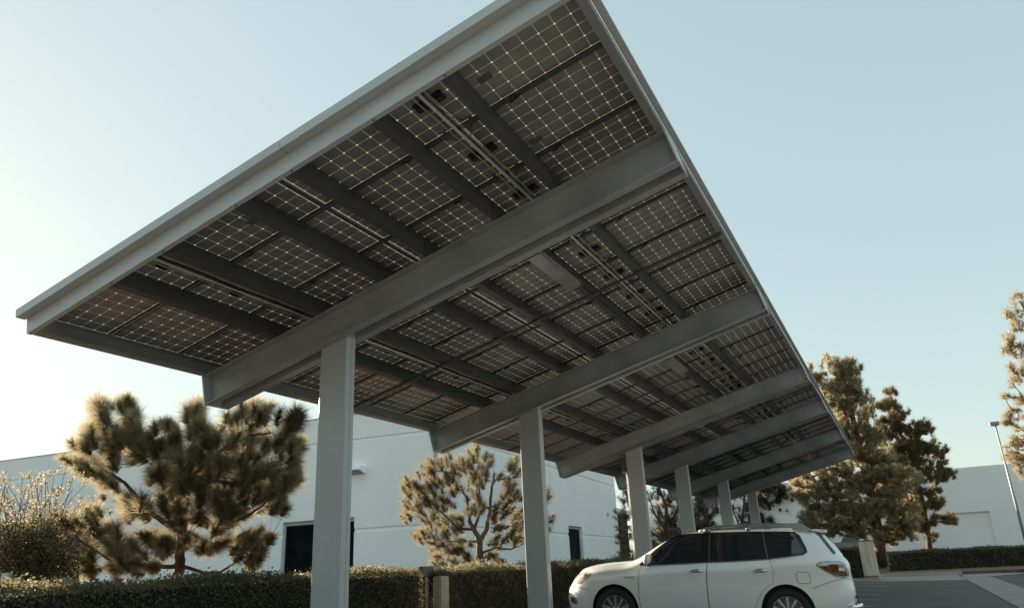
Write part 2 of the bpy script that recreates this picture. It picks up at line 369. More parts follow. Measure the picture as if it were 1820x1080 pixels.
# conduits along the seams, tan cable bundle
for (v,r,name) in ((4.992,.017,'conduit'),(1.664,.015,'conduit')):
    b=MB(); b.tube([(v,U0+.09,.028),(v,U1-.06,.028)],r,10)
    for k in range(31):
        uu=-2.375+k*.999
        if uu>U0+.15: b.box((v-.035,uu-.012,.0475),(v+.035,uu+.012,.062),1)
    b.v=[(x,y,z+HP-.06) for x,y,z in b.v]
    sub(name,meshof(name,b,[GALV,ALU]),carport,canm(0,0,0))
def bundle(v,u0,u1,n,r,zoff,amp,matl,name,seed):
    rr=random.Random(seed); b=MB()
    for q_ in range(n):
        pts=[]; ph=rr.random()*6
        uu=u0
        while uu<u1:
            pts.append((v+(q_-n/2)*r*1.6+amp*math.sin(uu*2.6+ph)+rr.uniform(-.002,.002),uu,zoff-.012*abs(math.sin(math.pi*(uu-.5)))+rr.uniform(-.003,.003))); uu+=.09
        b.tube(pts,r,5)
    sub(name,meshof(name,b,matl),carport,canm(0,0,0))
bundle(1.79,U0+.1,U1-.1,3,.011,HP-.03,.006,CABLE,'cable_bundle',3)
bundle(5.055,U0+.1,U1-.1,3,.005,HP-.01,.006,CABLE,'cable_bundle',4)
bundle(4.93,U0+.1,U1-.1,2,.005,HP-.01,.006,CABLE,'cable_bundle',5)
bundle(1.60,U0+.1,U1-.1,2,.005,HP-.01,.006,CABLE,'cable_bundle',6)
bundle(1.73,U0+.1,U1-.1,2,.006,HP-.04,.012,BLACK,'cable_bundle',8)
# bridging rods across the bays
for u in (2.89,8.78,14.1,19.4,25.4):
    b=MB(); b.box((.04,-.016,-.032),(W-.04,.016,-.001)); sub('bridging_rod',meshof('bridging_rod',b,RODM),carport,canm(u,0,0))
# lights under the purlin
def bay_light(u0,u1,v,label,uend):
    t=empty('canopy_light',can((u0+u1)/2,v,.05),label=label,category='light fixture',group='strip lights under the carport')
    b=MB(); b.box((v-.115,u0,-.085),(v+.085,u1,-.015),0); me=meshof('housing',b,EBOXL,bevel=.012)
    sub('housing',me,t,canm(0,0,0))
    b=MB(); b.box((v-.105,u0+.02,-.098),(v+.075,u1-.02,-.0855),0); sub('lens',meshof('lens',b,LENS,bevel=.006),t,canm(0,0,0))
    b=MB(); b.tube([(v+.02,u1,-.03),(v+.02,uend,-.03)],.016,8); b.tube([(v-.03,u1-.0,-.03),(v-.03,uend,-.03)],.010,8); 
    sub('conduit',meshof('conduit',b,RODM),t,canm(0,0,0))
bay_light(.95,2.32,4.585,'dusty strip light fixture under the purlins of the second bay, nearest of its kind',5.4)
bay_light(6.9,8.2,4.585,'strip light fixture under the purlins of the third bay, farther than its twin',11.5)
# electrical boxes on columns three and five
def colbox(u,label):
    x=CV-CWD/2-.07; t=empty('electrical_box',(x,u+.1,3.35),label=label,category='electrical box',group='electrical boxes on the columns')
    b=MB(); b.box((x-.075,u+.02,3.33),(x+.055,u+.17,3.76)); obj('enclosure',b,EBOXL,t,bevel=.01)
    b=MB(); b.box((x-.072,u+.008,3.36),(x+.052,u+.02,3.73)); obj('cover',b,EBOX,t,bevel=.006)
    b=MB(); b.tube([(x+.03,u+.08,3.335),(x+.03,u+.08,.1)],.014,8); 
    for z in (3.0,2.2,1.4,.7): b.box((x+.012,u+.055,z),(x+.07,u+.105,z+.03))
    obj('conduit',b,GALV,t)
colbox(UB[2]+.1,'grey electrical box high on the third column, with a conduit running down')
colbox(UB[4]+.1,'grey electrical box high on the fifth column, with a conduit running down')
# ------------------------------------------------------------------ buildings
def frame(C,ang):
    ex=np.array([math.cos(ang),math.sin(ang),0]); ey=np.array([-math.sin(ang),math.cos(ang),0])
    return lambda x,y,z: tuple(np.array(C)+ex*x+ey*y+np.array([0,0,z]))
def facade(mbd,T,ax,s0,s1,z0,z1,sj,zj,opens,n0,sgn,zr=.15,rec=.05,sr=.035,th=.35,mi=0):
    sb=sorted({s0,s1,*[s-sr/2 for s in sj],*[s+sr/2 for s in sj],*[o_[0] for o_ in opens],*[o_[1] for o_ in opens]})
    zb=sorted({z0,z1,*[z-zr/2 for z in zj],*[z+zr/2 for z in zj],*[o_[2] for o_ in opens],*[o_[3] for o_ in opens]})
    for a,b in zip(sb,sb[1:]):
        for c,d in zip(zb,zb[1:]):
            sm,zm=(a+b)/2,(c+d)/2
            if any(o_[0]<sm<o_[1] and o_[2]<zm<o_[3] for o_ in opens): continue
            r=rec if any(abs(zm-z)<zr/2 for z in zj) or any(abs(sm-s)<sr/2 for s in sj) else 0
            lo,hi=sorted((n0-sgn*th,n0-sgn*r))
            if ax=='x': mbd.box((a,lo,c),(b,hi,d),mi,T)
            else: mbd.box((lo,a,c),(hi,b,d),mi,T)
TB=frame((-9.45,20.44,0),.088)
bld=empty('office_building',(-9.45,20.44,0),(0,0,.088),label='long pale blue-grey tilt-up office building behind the hedge and pines',category='building')
b=MB()
facade(b,TB,'x',-52,0,0,8.06,[-46,-38.5,-31,-23.28,-15.8,-8.32],[3.0,6.88],[(-7.65,-3.88,0,3.56)],0,-1)
facade(b,TB,'y',.002,31.2,0,8.06,[7.6,15.2,26.5],[3.0,6.88],[(18.27,21.2,0,3.54)],0,1)
b.box((-51.6,31.0,0),(-.36,31.2,8.06),0,TB)
b.box((-51.6,.36,7.3),(-.36,30.9,7.45),0,TB)
obj('wall',b,WALLP,bld)
b=MB(); b.box((-52,-.03,8.062),(.03,.40,8.10),0,TB); b.box((-.40,.402,8.062),(.03,31.2,8.10),0,TB); obj('roof_flashing',b,TRIM,bld)
# big window bay of facade A: header, mullions, glass set back
def window(T,ax,s0,s1,z0,z1,n,mull,name='window'):
    f=MB(); d=.06
    def bx(a,b_,c,e_,n0,n1):
        lo,hi=sorted((n0,n1))
        if ax=='x': f.box((a,lo,c),(b_,hi,e_),0,T)
        else: f.box((lo,a,c),(hi,b_,e_),0,T)
    s=-1 if ax=='x' else 1
    bx(s0,s1,z1-.16,z1,n,n-s*.08); bx(s0,s0+d,z0,z1-.161,n,n-s*.08); bx(s1-d,s1,z0,z1-.161,n,n-s*.08)
    for mu in mull: bx(mu-.025,mu+.025,z0,z1-.161,n-s*.01,n-s*.07)
    w=obj(name,f,WFRAME,bld)
    f=MB(); 
    p=[(s0+d,z0),(s1-d,z0),(s1-d,z1-.16),(s0+d,z1-.16)]; nn=n-s*.05
    f.quad([T(a,nn,z) if ax=='x' else T(nn,a,z) for a,z in p])
    obj('pane',f,GLASS,w)
    f=MB()
    for k in range(9):
        z=.7+k*.3
        if z<z1-.3: bx2=(s0+d+.05,s1-d-.05)
        lo,hi=sorted((nn-s*.25,nn-s*.28))
    return w
window(TB,'x',-7.65,-3.88,0.05,3.56,.16,[-5.9,-4.6])
window(TB,'y',18.27,21.2,0.05,3.54,-.16,[])
# recessed glazed entrance beyond the end of the side wall
b=MB(); b.box((-6,31.22,4.95),(-.25,40,5.35),0,TB); obj('entrance_canopy',b,WALLP,bld)
b=MB(); b.box((-6,31.21,0),(-1.2,39.5,4.93),0,TB); obj('entrance_glazing',b,GLASS,bld)
# small fittings low on the wall
b=MB(); b.box((.0,25.9,1.35),(.06,26.6,1.45),0,TB); b.box((0,28.0,4.5),(.16,28.12,4.75),0,TB); obj('wall_fitting',b,WFRAME,bld)
# wall lamp
wl=empty('wall_lamp',TB(-3.6,-.2,5.5),(0,0,.088),label='white box wall lamp on the pale building right of the first column',category='wall lamp')
b=MB(); P=[(-4.25,0),(-3.2,0)]
b.v=[TB(*p) for p in [(-4.15,-.002,5.35),(-3.35,-.002,5.35),(-3.35,-.002,5.68),(-4.15,-.002,5.68),(-4.15,-.5,5.52),(-3.35,-.5,5.52),(-3.35,-.42,5.68),(-4.15,-.42,5.68)]]
b.f=[(0,1,2,3),(4,7,6,5),(0,4,5,1),(3,2,6,7),(0,3,7,4),(1,5,6,2)]; b.m=[0]*6
obj('lamp_housing',b,WALLP,wl)
b=MB(); b.v=[TB(*p) for p in [(-4.05,-.05,5.355),(-3.45,-.05,5.355),(-3.45,-.44,5.49),(-4.05,-.44,5.49)]]; b.f=[(0,1,2,3)]; b.m=[0]; obj('lamp_lens',b,LENS,wl)
# right-hand warehouse
TW=frame((8.,62.,0),.0)
wh=empty('warehouse',(11,62,0),label='pale blue warehouse with a recessed bay behind the far hedge',category='building')
b=MB()
facade(b,TW,'x',-22,34,0,6.98,[-14,-6,1.9,9.9,18,26],[3.97,6.18],[(2.2,5.82,0,3.64)],0,-1,zr=.05,rec=.02)
b.box((-22,.36,0),(-21.8,30,6.98),0,TW); b.box((33.8,.36,0),(34,30,6.98),0,TW); b.box((-21.7,.36,6.3),(33.7,30,6.4),0,TW)
obj('wall',b,WALLP2,wh)
b=MB(); b.box((2.2,.18,0),(5.82,.3,3.64),0,TW); obj('bay_door',b,WALLP2,wh)
# low white building glimpsed between the far pines
TF=frame((-16,66,0),.05)
fb=empty('low_building',(-8,66,0),label='low white building glimpsed between the columns behind the far pines',category='building')
b=MB(); facade(b,TF,'x',-6,15,0,5.2,[2,9],[3.9],[(4,6.2,1,3)],0,-1,zr=.05,rec=.02); b.box((-6,.36,0),(15,14,5.1),0,TF); obj('wall',b,WALLP2,fb)
b=MB(); b.quad([TF(4,.12,1),TF(6.2,.12,1),TF(6.2,.12,3),TF(4,.12,3)]); obj('window',b,GLASS,fb)
# ------------------------------------------------------------------ roadside objects
def shoebox_pole():
    x,y=12.72,36.; t=empty('light_pole',(x,y,.08),label='tall pale light pole with a box lamp head in front of the warehouse',category='light pole')
    b=MB(); b.tube([(x,y,.6),(x,y,6.62)],[.07,.04],12); obj('pole',b,EBOXL,t,smooth=True)
    b=MB(); b.tube([(x,y,.05),(x,y,.62)],[.24,.22],16); obj('base',b,CONC,t)
    b=MB(); b.box((x-.24,y-.36,6.62),(x+.16,y+.06,6.77)); h=obj('lamp_head',b,EBOXL,t,bevel=.015)
    b=MB(); b.box((x-.2,y-.33,6.605),(x+.13,y+.03,6.619)); obj('lens',b,LENS,h)
shoebox_pole()
# utility cabinet
t=empty('utility_cabinet',(6.15,32.2,.06),label='weathered cream utility cabinet with rust stains on the kerbed island behind the car',category='utility cabinet')
b=MB(); b.box((5.86,31.95,.06),(6.48,32.55,1.60)); obj('body',b,UTIL,t,bevel=.012)
b=MB(); b.box((5.84,31.93,1.602),(6.50,32.57,1.64)); obj('lid',b,RUST,t)
b=MB(); b.box((5.93,31.93,.16),(6.19,31.948,1.55)); obj('door',b,UTIL,t,bevel=.004)
b=MB(); b.box((6.21,31.93,.16),(6.45,31.948,1.55)); obj('door',b,UTIL,t,bevel=.004)
b=MB(); b.box((5.848,31.94,.08),(5.87,31.958,1.58)); b.box((5.86,31.94,.08),(6.48,31.949,.13)); obj('corner_trim',b,RUST,t)
t=empty('block_wall',(5.2,33.4,.06),label='low pale wall with a dark lidded box on top, left of the cream utility cabinet',category='wall')
b=MB(); b.box((3.2,33.2,-.07),(5.83,33.4,1.62)); obj('wall_body',b,CONC,t,bevel=.01)
b=MB(); b.box((5.2,33.18,1.3),(5.55,33.199,1.55)); obj('plate',b,EBOXL,t)
b=MB(); b.v=[(4.95,33.7,1.5),(5.9,33.7,1.5),(5.9,34.3,1.5),(4.95,34.3,1.5),(5.15,33.8,1.85),(5.6,33.8,1.80),(5.6,34.2,1.8),(5.15,34.2,1.85)]; b.f=[(3,2,1,0),(4,5,6,7),(0,1,5,4),(1,2,6,5),(2,3,7,6),(3,0,4,7)]; b.m=[0]*6
obj('container_lid',b,EBOX,t)
b=MB(); b.box((4.95,33.7,0),(5.9,34.3,1.499)); obj('container',b,EBOX,t)
# pilaster in the hedge gap with an enclosure behind
b=MB(); b.box((.30,5.10,.2),(.46,5.40,1.10)); tag=obj('hedge_pilaster',b,PILM,bevel=.02,label='stained concrete pilaster standing in the break of the hedge',category='pilaster')
t=empty('electrical_enclosure',(0,5.5,1.),label='grey metal enclosure poking above the hedge beside the concrete pilaster',category='electrical box')
b=MB(); b.box((-.06,5.2,1.12),(.03,5.55,1.28)); obj('housing',b,EBOX,t,bevel=.008)
b=MB(); b.box((-.05,5.552,1.13),(.02,5.82,1.275)); obj('side_cover',b,EBOXL,t,bevel=.006)
b=MB(); b.tube([(-.05,5.45,.2),(-.05,5.45,1.1)],.03,10); obj('post',b,EBOXL,t)
t=empty('grey_sign',(-1.1,-1.9,.2),label='small pale grey panel on a post at the far left above the hedge',category='sign')
A=at(5,1018,9.0); Bq=at(29,1020,9.0); C_=at(4,1056,9.0)
b=MB(); b.box((A[0],A[1]-.015,C_[2]-.05),(A[0]+(Bq[0]-A[0])*.55,A[1]+.015,A[2])); obj('panel',b,PAPER,t)
b=MB(); b.box((A[0]+(Bq[0]-A[0])*.55+.002,A[1]-.02,C_[2]-.1),(Bq[0],A[1]+.03,A[2]+.005)); obj('frame',b,EBOXL,t)
b=MB(); b.tube([(A[0]+.09,A[1]+.04,.2),(A[0]+.09,A[1]+.04,C_[2])],.02,8); obj('post',b,EBOXL,t)
g=MB(); g.quad([(-60,-40,.03),(-8.6,-40,.03),(-8.6,60,.03),(-60,60,.03)]); obj('added_bounce_apron',g,CONC,kind='structure')  # unseen pale ground behind the hedge, added to bounce light onto the walls

g=MB()
for (xa,xb) in ((1.27,2.),(2.,7.),(7.,30.)):
    g.quad([(xa,-17,gz(xa)+.003),(xb,-17,gz(xb)+.003),(xb,9.2,gz(xb)+.003),(xa,9.2,gz(xa)+.003)])
obj('added_bounce_paving',g,mat('bounce_paving',(.20,.19,.175),.85,var=.25,vscale=.8,bump=.3),kind='structure')  # out-of-view paler ground, added to throw light up under the canopy
# ------------------------------------------------------------------ vegetation
def unit(a): return a/(np.linalg.norm(a,axis=-1,keepdims=True)+1e-9)
def needles(C,AX,ln,nl,n,w,spread=(.45,1.2),droop=.12):
    """tufts: centres C, axes AX, stem length ln, needle length nl, n needles each"""
    C=np.asarray(C); k=len(C); ln=np.broadcast_to(ln,(k,)); nl=np.broadcast_to(nl,(k,))
    t=rng.random((k,n))-.5; a=unit(AX)
    h=np.where(np.abs(a[:,2:3])<.9,np.array([[0,0,1.]]),np.array([[1.,0,0]])); u=unit(np.cross(a,h)); v=np.cross(a,u)
    ph=rng.random((k,n))*6.283; el=rng.uniform(spread[0],spread[1],(k,n))*np.where(t>.3,.7,1)
    d=a[:,None]*np.cos(el)[...,None]+(u[:,None]*np.cos(ph)[...,None]+v[:,None]*np.sin(ph)[...,None])*np.sin(el)[...,None]
    b=C[:,None]+a[:,None]*(t*ln[:,None])[...,None]
    L=nl[:,None]*rng.uniform(.65,1.05,(k,n)); d[...,2]-=droop*rng.random((k,n)); d=unit(d)
    tip=b+d*L[...,None]; p=unit(np.cross(d,rng.normal(size=d.shape)))*w/2
    return np.stack([b-p,b+p,tip],axis=2).reshape(-1,3)
def leaves(P,size,nrm=None,jit=1.):
    P=np.asarray(P); n=len(P); N_=unit(rng.normal(size=(n,3))*jit+(0 if nrm is None else nrm)); h=unit(rng.normal(size=(n,3)))
    u=unit(np.cross(N_,h)); v=np.cross(N_,u); s=(size*rng.uniform(.6,1.25,(n,1)))
    return np.stack([P-u*s*.5,P+v*s*.32,P+u*s*.5,P-v*s*.32],axis=1).reshape(-1,3)
def branchpath(a,b,bow=.12,n=6):
    a=np.array(a,float); b=np.array(b,float); L=np.linalg.norm(b-a); off=rng.normal(size=3)*bow*L; off[2]-=bow*L*.5
    return [a+(b-a)*t+off*math.sin(math.pi*t)*.6 for t in np.linspace(0,1,n)]
def pine(name,label,depth,skel,tufts,Z,scale,mats,nneed,width,nlen,extra,dj,rr,trunk_r,group=None,ground=.2,droop=.12,spread=(.45,1.2),minr=.004):
    pts=[]; sk=MB()
    for pl,r0,r1,dd in skel:
        w=[]; 
        for i,(x,y) in enumerate(pl):
            f=i/max(1,len(pl)-1); X,Y=Z(x,y); w.append(at(X,Y,depth+dd*f))
        # smooth resample
        out=[]
        for i in range(len(w)-1):
            for t in np.linspace(0,1,5,endpoint=False): out.append(w[i]+(w[i+1]-w[i])*t+rng.normal(size=3)*r0*.12)
        out.append(w[-1]); R_=np.linspace(r0,r1,len(out))
        sk.tube(out,R_,8); pts+= list(zip(out,R_))
    base=np.array(pts[0][0]); foot=base.copy(); foot[2]=ground-.05
    if base[2]>ground: sk.tube([foot,base+(base-foot)*.02],[trunk_r*1.15,skel[0][1]],8)
    tr=empty(name,(foot[0],foot[1],ground),label=label,category='tree')
    if group: tr['group']=group
    SKP=np.array([p for p,_ in pts]); cen=np.mean(SKP,axis=0)
    C=[];AX=[];R=[]
    for (x,y,r) in tufts:
        X,Y=Z(x,y); rm=r*scale*depth/F
        for k in range(1+extra):
            dz=rng.uniform(-dj,dj); jx,jy=(0,0) if k==0 else rng.normal(size=2)*r*.45*scale
            C.append(at(X+jx,Y+jy,depth+dz)); R.append(rm*(1 if k==0 else rng.uniform(.7,1)))
    C=np.array(C);R=np.array(R)
    for c,r in zip(C,R):
        o_=c-cen; o_[2]*=.5; AX.append(unit(o_)*.7+np.array([0,0,.75])+rng.normal(size=3)*.22)
    d0=[np.min(np.linalg.norm(SKP-c,axis=1)) for c in C]; rads_=[p[1] for p in pts]
    for k in np.argsort(d0):
        c=C[k]; d=np.linalg.norm(SKP-c,axis=1)+np.maximum(0,SKP[:,2]-c[2])*.8; j=int(np.argmin(d)); r0=min(rads_[j]*.75,minr+.010*d[j]*rr)
        q_=branchpath(SKP[j],c+unit(AX[k])*R[k]*.2,.07); sk.tube(q_,np.linspace(r0,minr,len(q_)),5)
        SKP=np.concatenate([SKP,np.array(q_[2:])]); rads_+=list(np.linspace(r0,minr,len(q_))[2:])
    V=needles(C,np.array(AX),R*1.1,np.minimum(R*1.3,nlen) if nlen else R*1.1,nneed,width,spread,droop)
    obj('trunk',sk,mats[0],tr,smooth=True)
    link('crown',npmesh('crown',V,3,[mats[1]]),tr,True)
    return tr
Zl=lambda x,y:(x/2.7,680+y/2.7)
Zm=lambda x,y:(600+x/2.7,680+y/2.7)
Zp=lambda x,y:(x,y)
pine('pine_tree','broad round pine with long needle tufts behind the hedge, left of the first column',11.6,
 [([(850,935),(868,850),(872,720),(885,600),(905,450),(920,330),(940,250)],.085,.03,.2),
  ([(855,880),(760,880),(640,868),(560,868),(450,800),(380,755)],.035,.012,-.5),
  ([(880,880),(930,895),(980,912),(1060,905),(1130,860),(1200,820),(1280,765)],.03,.010,-.4),
  ([(872,715),(780,665),(700,600),(640,530),(600,478),(520,430),(440,380)],.045,.014,-.3),
  ([(878,660),(960,640),(1060,690),(1170,645),(1260,590),(1330,510)],.035,.012,.3),
  ([(900,470),(830,360),(720,350),(640,380),(560,270)],.035,.012,.6),
  ([(900,460),(1000,380),(1090,300),(1200,250),(1300,240)],.035,.012,-.4),
  ([(905,440),(1080,470),(1240,430),(1380,380)],.03,.012,.8),
  ([(870,700),(990,760),(1110,790)],.02,.008,.6)],
 [(480,140,70),(600,115,55),(650,190,75),(790,215,48),(945,155,70),(920,235,65),(1120,200,55),(1195,165,75),(1265,155,60),(1400,205,70),(1330,280,65),
  (440,265,70),(400,310,55),(560,265,65),(620,280,60),(700,300,60),(850,290,60),(1000,285,70),(1100,300,80),(1210,285,80),(1400,300,60),(500,215,50),
  (400,400,65),(470,460,55),(540,350,70),(650,350,60),(540,500,45),(750,340,60),(900,390,80),(1000,370,80),(1060,420,80),(1180,400,75),(1280,430,80),(1390,400,60),(1390,490,70),(1330,530,80),
  (780,450,62),(850,500,80),(950,480,80),(1050,500,80),(1150,500,75),(1250,545,65),(1340,590,45),(620,595,70),(700,620,62),(800,590,80),(880,560,70),(1000,570,75),(1080,590,55),(1120,640,60),
  (350,720,90),(430,650,60),(450,740,75),(400,850,70),(520,750,70),(560,820,62),(650,790,70),(740,770,62),(800,800,75),(430,900,50),(550,890,45),(640,890,45),(740,890,45),(840,680,52),(950,650,55),(1040,650,52),(1060,770,60),(980,800,52),(1130,790,52),(1200,760,60),(1250,750,45),(1190,860,45),(1240,830,45),(900,780,52),(400,700,50),(320,770,45)],
 Zl,1/2.7,[BARK,PINE],380,.0060,.29,7,1.1,1.,.10,spread=(.25,1.5))
pine('pine_tree','open-branched pine with short golden tufts between the first and second columns',19.6,
 [([(690,890),(685,820),(680,760),(655,700),(630,660)],.11,.05,0),
  ([(680,770),(715,700),(730,620),(738,520),(752,430)],.07,.03,.2),
  ([(635,665),(625,600),(620,540)],.045,.025,-.3),([(655,700),(685,620),(680,520),(665,450)],.045,.025,.2),
  ([(738,500),(760,462),(820,460),(880,448)],.03,.012,-.2),([(690,815),(760,790),(830,798),(895,770)],.035,.015,-.5),
  ([(650,700),(580,700),(520,640),(470,600),(430,560)],.045,.015,.3),([(690,840),(740,830),(765,860)],.02,.01,.2),([(715,600),(780,580),(850,560)],.03,.012,.5),
  ([(670,760),(590,760),(520,760)],.03,.012,-.6),([(625,560),(540,430),(470,420)],.03,.012,-.2)],
 [(655,350,42),(668,330,25),(730,385,44),(600,385,48),(550,400,48),(500,385,44),(455,420,45),(640,410,44),(695,430,44),(640,460,52),(690,490,46),(570,440,46),(530,480,40),(845,400,44),(865,430,38),(440,450,40),
  (820,510,52),(850,545,44),(800,550,40),(795,480,36),(350,480,40),(390,500,44),(430,520,52),(470,490,44),(340,530,40),(390,560,44),(350,595,34),(330,640,28),(345,650,22),(440,570,44),(400,610,40),(540,580,40),(480,610,48),(430,655,46),(500,670,44),(560,650,44),(590,690,36),
  (400,730,38),(385,740,26),(450,735,40),(520,730,48),(580,765,50),(480,790,48),(540,810,52),(465,840,42),(600,810,44),(560,855,40),(620,850,40),(500,870,34),(745,640,44),(795,620,40),(840,640,44),(870,680,40),(765,700,28),(840,720,40),(800,755,44),(760,770,32),(860,755,36),(730,840,38),(765,870,30),(640,620,34),(690,605,34),(910,470,44),(920,560,50),(930,650,50),(940,740,44),(990,540,40),(985,660,40),(660,560,30),(555,520,34)],
 Zm,1/2.7,[BARKG,PINEM],170,.0095,.22,5,.9,1.,.12,spread=(.3,1.5))
# far pines: scatter tufts over blobs given as (x, y, radius) in picture units at a stated depth
def farpine(name,label,depth,skel,blobs,mats,tr_=.30,nneed=60,width=.034,dens=1.0,trunk_r=.2,group=None,ground=.0,nd=1.0):
    T_=[]
    for b_ in blobs:
        x,y,r=b_[:3]; rm=r*depth/F; n=max(6,int(dens*85*(rm/ .9)**2))
        cl=[(rng.random()*6.283,math.sqrt(rng.random())) for _ in range(max(3,n//7))]; cs=.30/max(rm,.3)
        for _ in range(n):
            a0,q0=cl[rng.integers(len(cl))]; vx,vy=q0*math.cos(a0)+rng.normal()*cs*.8,q0*math.sin(a0)+rng.normal()*cs*.5; a=math.atan2(vy,vx); q_=min(1.15,math.hypot(vx,vy)); T_.append((x+r*q_*math.cos(a),y+r*q_*.9*math.sin(a),tr_*F/depth*rng.uniform(.7,1.2),math.sqrt(max(0,1-q_*q_))*rm*rng.uniform(-1,1)))
    sk=MB(); pts=[]
    for pl,r0,r1,dd in skel:
        out=[at(x,y,depth+dd*i/max(1,len(pl)-1)) for i,(x,y) in enumerate(pl)]
        sk.tube(out,np.linspace(r0,r1,len(out)),7); 
        for i in range(len(out)-1):
            for t in (0,.33,.66): pts.append((out[i]+(out[i+1]-out[i])*t,r0))
    base=np.array(pts[0][0]); tr=empty(name,(base[0],base[1],ground),label=label,category='tree')
    foot=base.copy(); foot[2]=ground-.2; sk.tube([foot,base],[trunk_r,skel[0][1]],7)
    if group: tr['group']=group
    SKP=np.array([p for p,_ in pts]); C=np.array([at(x,y,depth+dz) for x,y,r,dz in T_]); R=np.array([r*depth/F for _,_,r,_ in T_])
    keep=C[:,2]>ground+.6; C=C[keep]; R=R[keep]
    cen=C.mean(axis=0); o_=C-cen; o_[:,2]*=.4; AX=unit(o_)*.7+np.array([0,0,.7])+rng.normal(size=C.shape)*.3
    CC=C[::4]; o2=np.argsort([np.min(np.linalg.norm(SKP-c,axis=1)) for c in CC])
    for k in o2:
        c=CC[k]; d=np.linalg.norm(SKP-c,axis=1)+np.maximum(0,SKP[:,2]-c[2]+.2)*.8; j=int(np.argmin(d)); q_=branchpath(SKP[j],c,.06,4); sk.tube(q_,np.linspace(.03,.014,4),4,cap=False); SKP=np.concatenate([SKP,np.array(q_[1:])])
    V=needles(C,AX,R*1.1,R*1.15,nneed,width,(.4,1.6),.15)
    obj('trunk',sk,mats[0],tr,smooth=True); link('crown',npmesh('crown',V,3,[mats[1]]),tr,True); return tr
farpine('pine_tree','tall golden pine with a wide lower skirt rising behind the far corner of the carport',47.,
 [([(1568,1004),(1560,940),(1545,860),(1525,780),(1505,700),(1495,640)],.36,.06,0),([(1545,860),(1480,830),(1440,850)],.1,.04,-1),([(1530,800),(1570,760),(1600,740)],.08,.03,-1),([(1552,900),(1600,870),(1640,880)],.1,.04,0)],
 [(1488,650,24),(1505,655,22),(1478,680,24),(1512,690,26),(1492,700,26),(1520,725,26),(1488,735,24),(1442,668,17),(1436,690,14),(1515,760,25),(1492,770,22),(1532,765,18),(1508,800,26),(1535,810,24),(1460,800,22),
  (1450,850,30),(1490,845,30),(1530,850,30),(1570,860,30),(1445,880,24),(1475,885,30),(1515,885,32),(1555,895,32),(1595,890,28),(1610,920,24),(1575,925,28),(1535,925,28),(1495,920,28),(1450,915,28),(1462,945,22),(1520,950,22),(1560,950,20),(1560,800,24),(1580,830,26),(1545,775,18),(1610,855,24),(1555,835,26),(1425,870,18),(1590,945,22),(1625,940,18)],[BARK,PINEF],group='tall pines beyond the carport')
farpine('pine_tree','dark spreading pine between the tall golden pine and the warehouse',52.,
 [([(1652,975),(1648,940),(1640,890),(1625,830),(1600,770),(1585,710)],.20,.05,0),([(1645,900),(1670,850),(1680,800)],.1,.04,1),([(1610,800),(1575,790),(1550,740)],.08,.03,-1),([(1650,930),(1680,925),(1695,920)],.06,.03,0)],
 [(1582,700,10),(1580,722,19),(1594,745,22),(1572,765,20),(1600,780,26),(1575,800,26),(1550,730,10),(1545,712,7),(1553,765,12),(1636,765,18),(1645,785,20),(1622,795,22),(1662,800,18),(1640,820,26),(1665,835,20),(1684,845,12),(1605,825,28),(1580,850,26),(1615,860,26),(1645,855,22),(1660,880,12),(1635,890,22),(1610,900,24),(1672,893,14),(1688,921,13),(1664,928,14),(1640,925,18),(1655,955,9),(1620,935,16),(1628,760,10)],[BARK,PINEG],group='tall pines beyond the carport')
farpine('pine_tree','slim pine cut off by the right edge above the lamp head',31.,
 [([(1852,1000),(1850,800),(1840,650),(1828,560),(1812,535)],.2,.04,0)],
 [(1808,535,9),(1802,560,12),(1815,578,14),(1796,600,11),(1812,618,16),(1792,625,9),(1825,650,24),(1800,675,12),(1818,705,20),(1793,703,9),(1808,742,14),(1797,752,10),(1830,770,24),(1800,790,10),(1812,808,18),(1845,720,28),(1850,610,24),(1830,830,18)],[BARK,PINEF],tr_=.24,width=.016,dens=1.5,group='tall pines beyond the carport')
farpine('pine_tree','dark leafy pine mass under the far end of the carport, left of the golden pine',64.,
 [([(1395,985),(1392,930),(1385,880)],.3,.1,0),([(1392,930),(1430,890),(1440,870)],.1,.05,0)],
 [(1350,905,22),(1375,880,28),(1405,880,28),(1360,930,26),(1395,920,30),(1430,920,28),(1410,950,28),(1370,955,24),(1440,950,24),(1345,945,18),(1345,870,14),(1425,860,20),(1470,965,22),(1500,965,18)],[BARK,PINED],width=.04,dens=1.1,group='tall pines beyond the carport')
farpine('pine_tree','pine with a sunlit side seen between the building corner and the third column',36.,
 [([(1140,1010),(1135,950),(1120,900),(1112,872)],.14,.05,0)],
 [(1108,882,10),(1118,900,12),(1104,915,10),(1126,925,12),(1110,945,10),(1125,960,12),(1116,985,13),(1100,990,8),(1133,880,14),(1105,962,8)],[BARKG,PINEG],tr_=.24,width=.014,dens=1.3,nneed=60,group='pines glimpsed between the far columns')
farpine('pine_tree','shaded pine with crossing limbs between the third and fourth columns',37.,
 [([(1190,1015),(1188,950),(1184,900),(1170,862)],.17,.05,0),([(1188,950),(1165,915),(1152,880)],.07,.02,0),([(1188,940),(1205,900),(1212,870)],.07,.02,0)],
 [(1160,880,10),(1180,870,10),(1198,885,10),(1165,905,9),(1205,912,10),(1172,925,12),(1195,930,12),(1160,950,10),(1200,955,12),(1178,960,12),(1190,990,12),(1150,985,8)],[BARK,PINED],tr_=.26,width=.016,dens=1.2,nneed=50,group='pines glimpsed between the far columns')
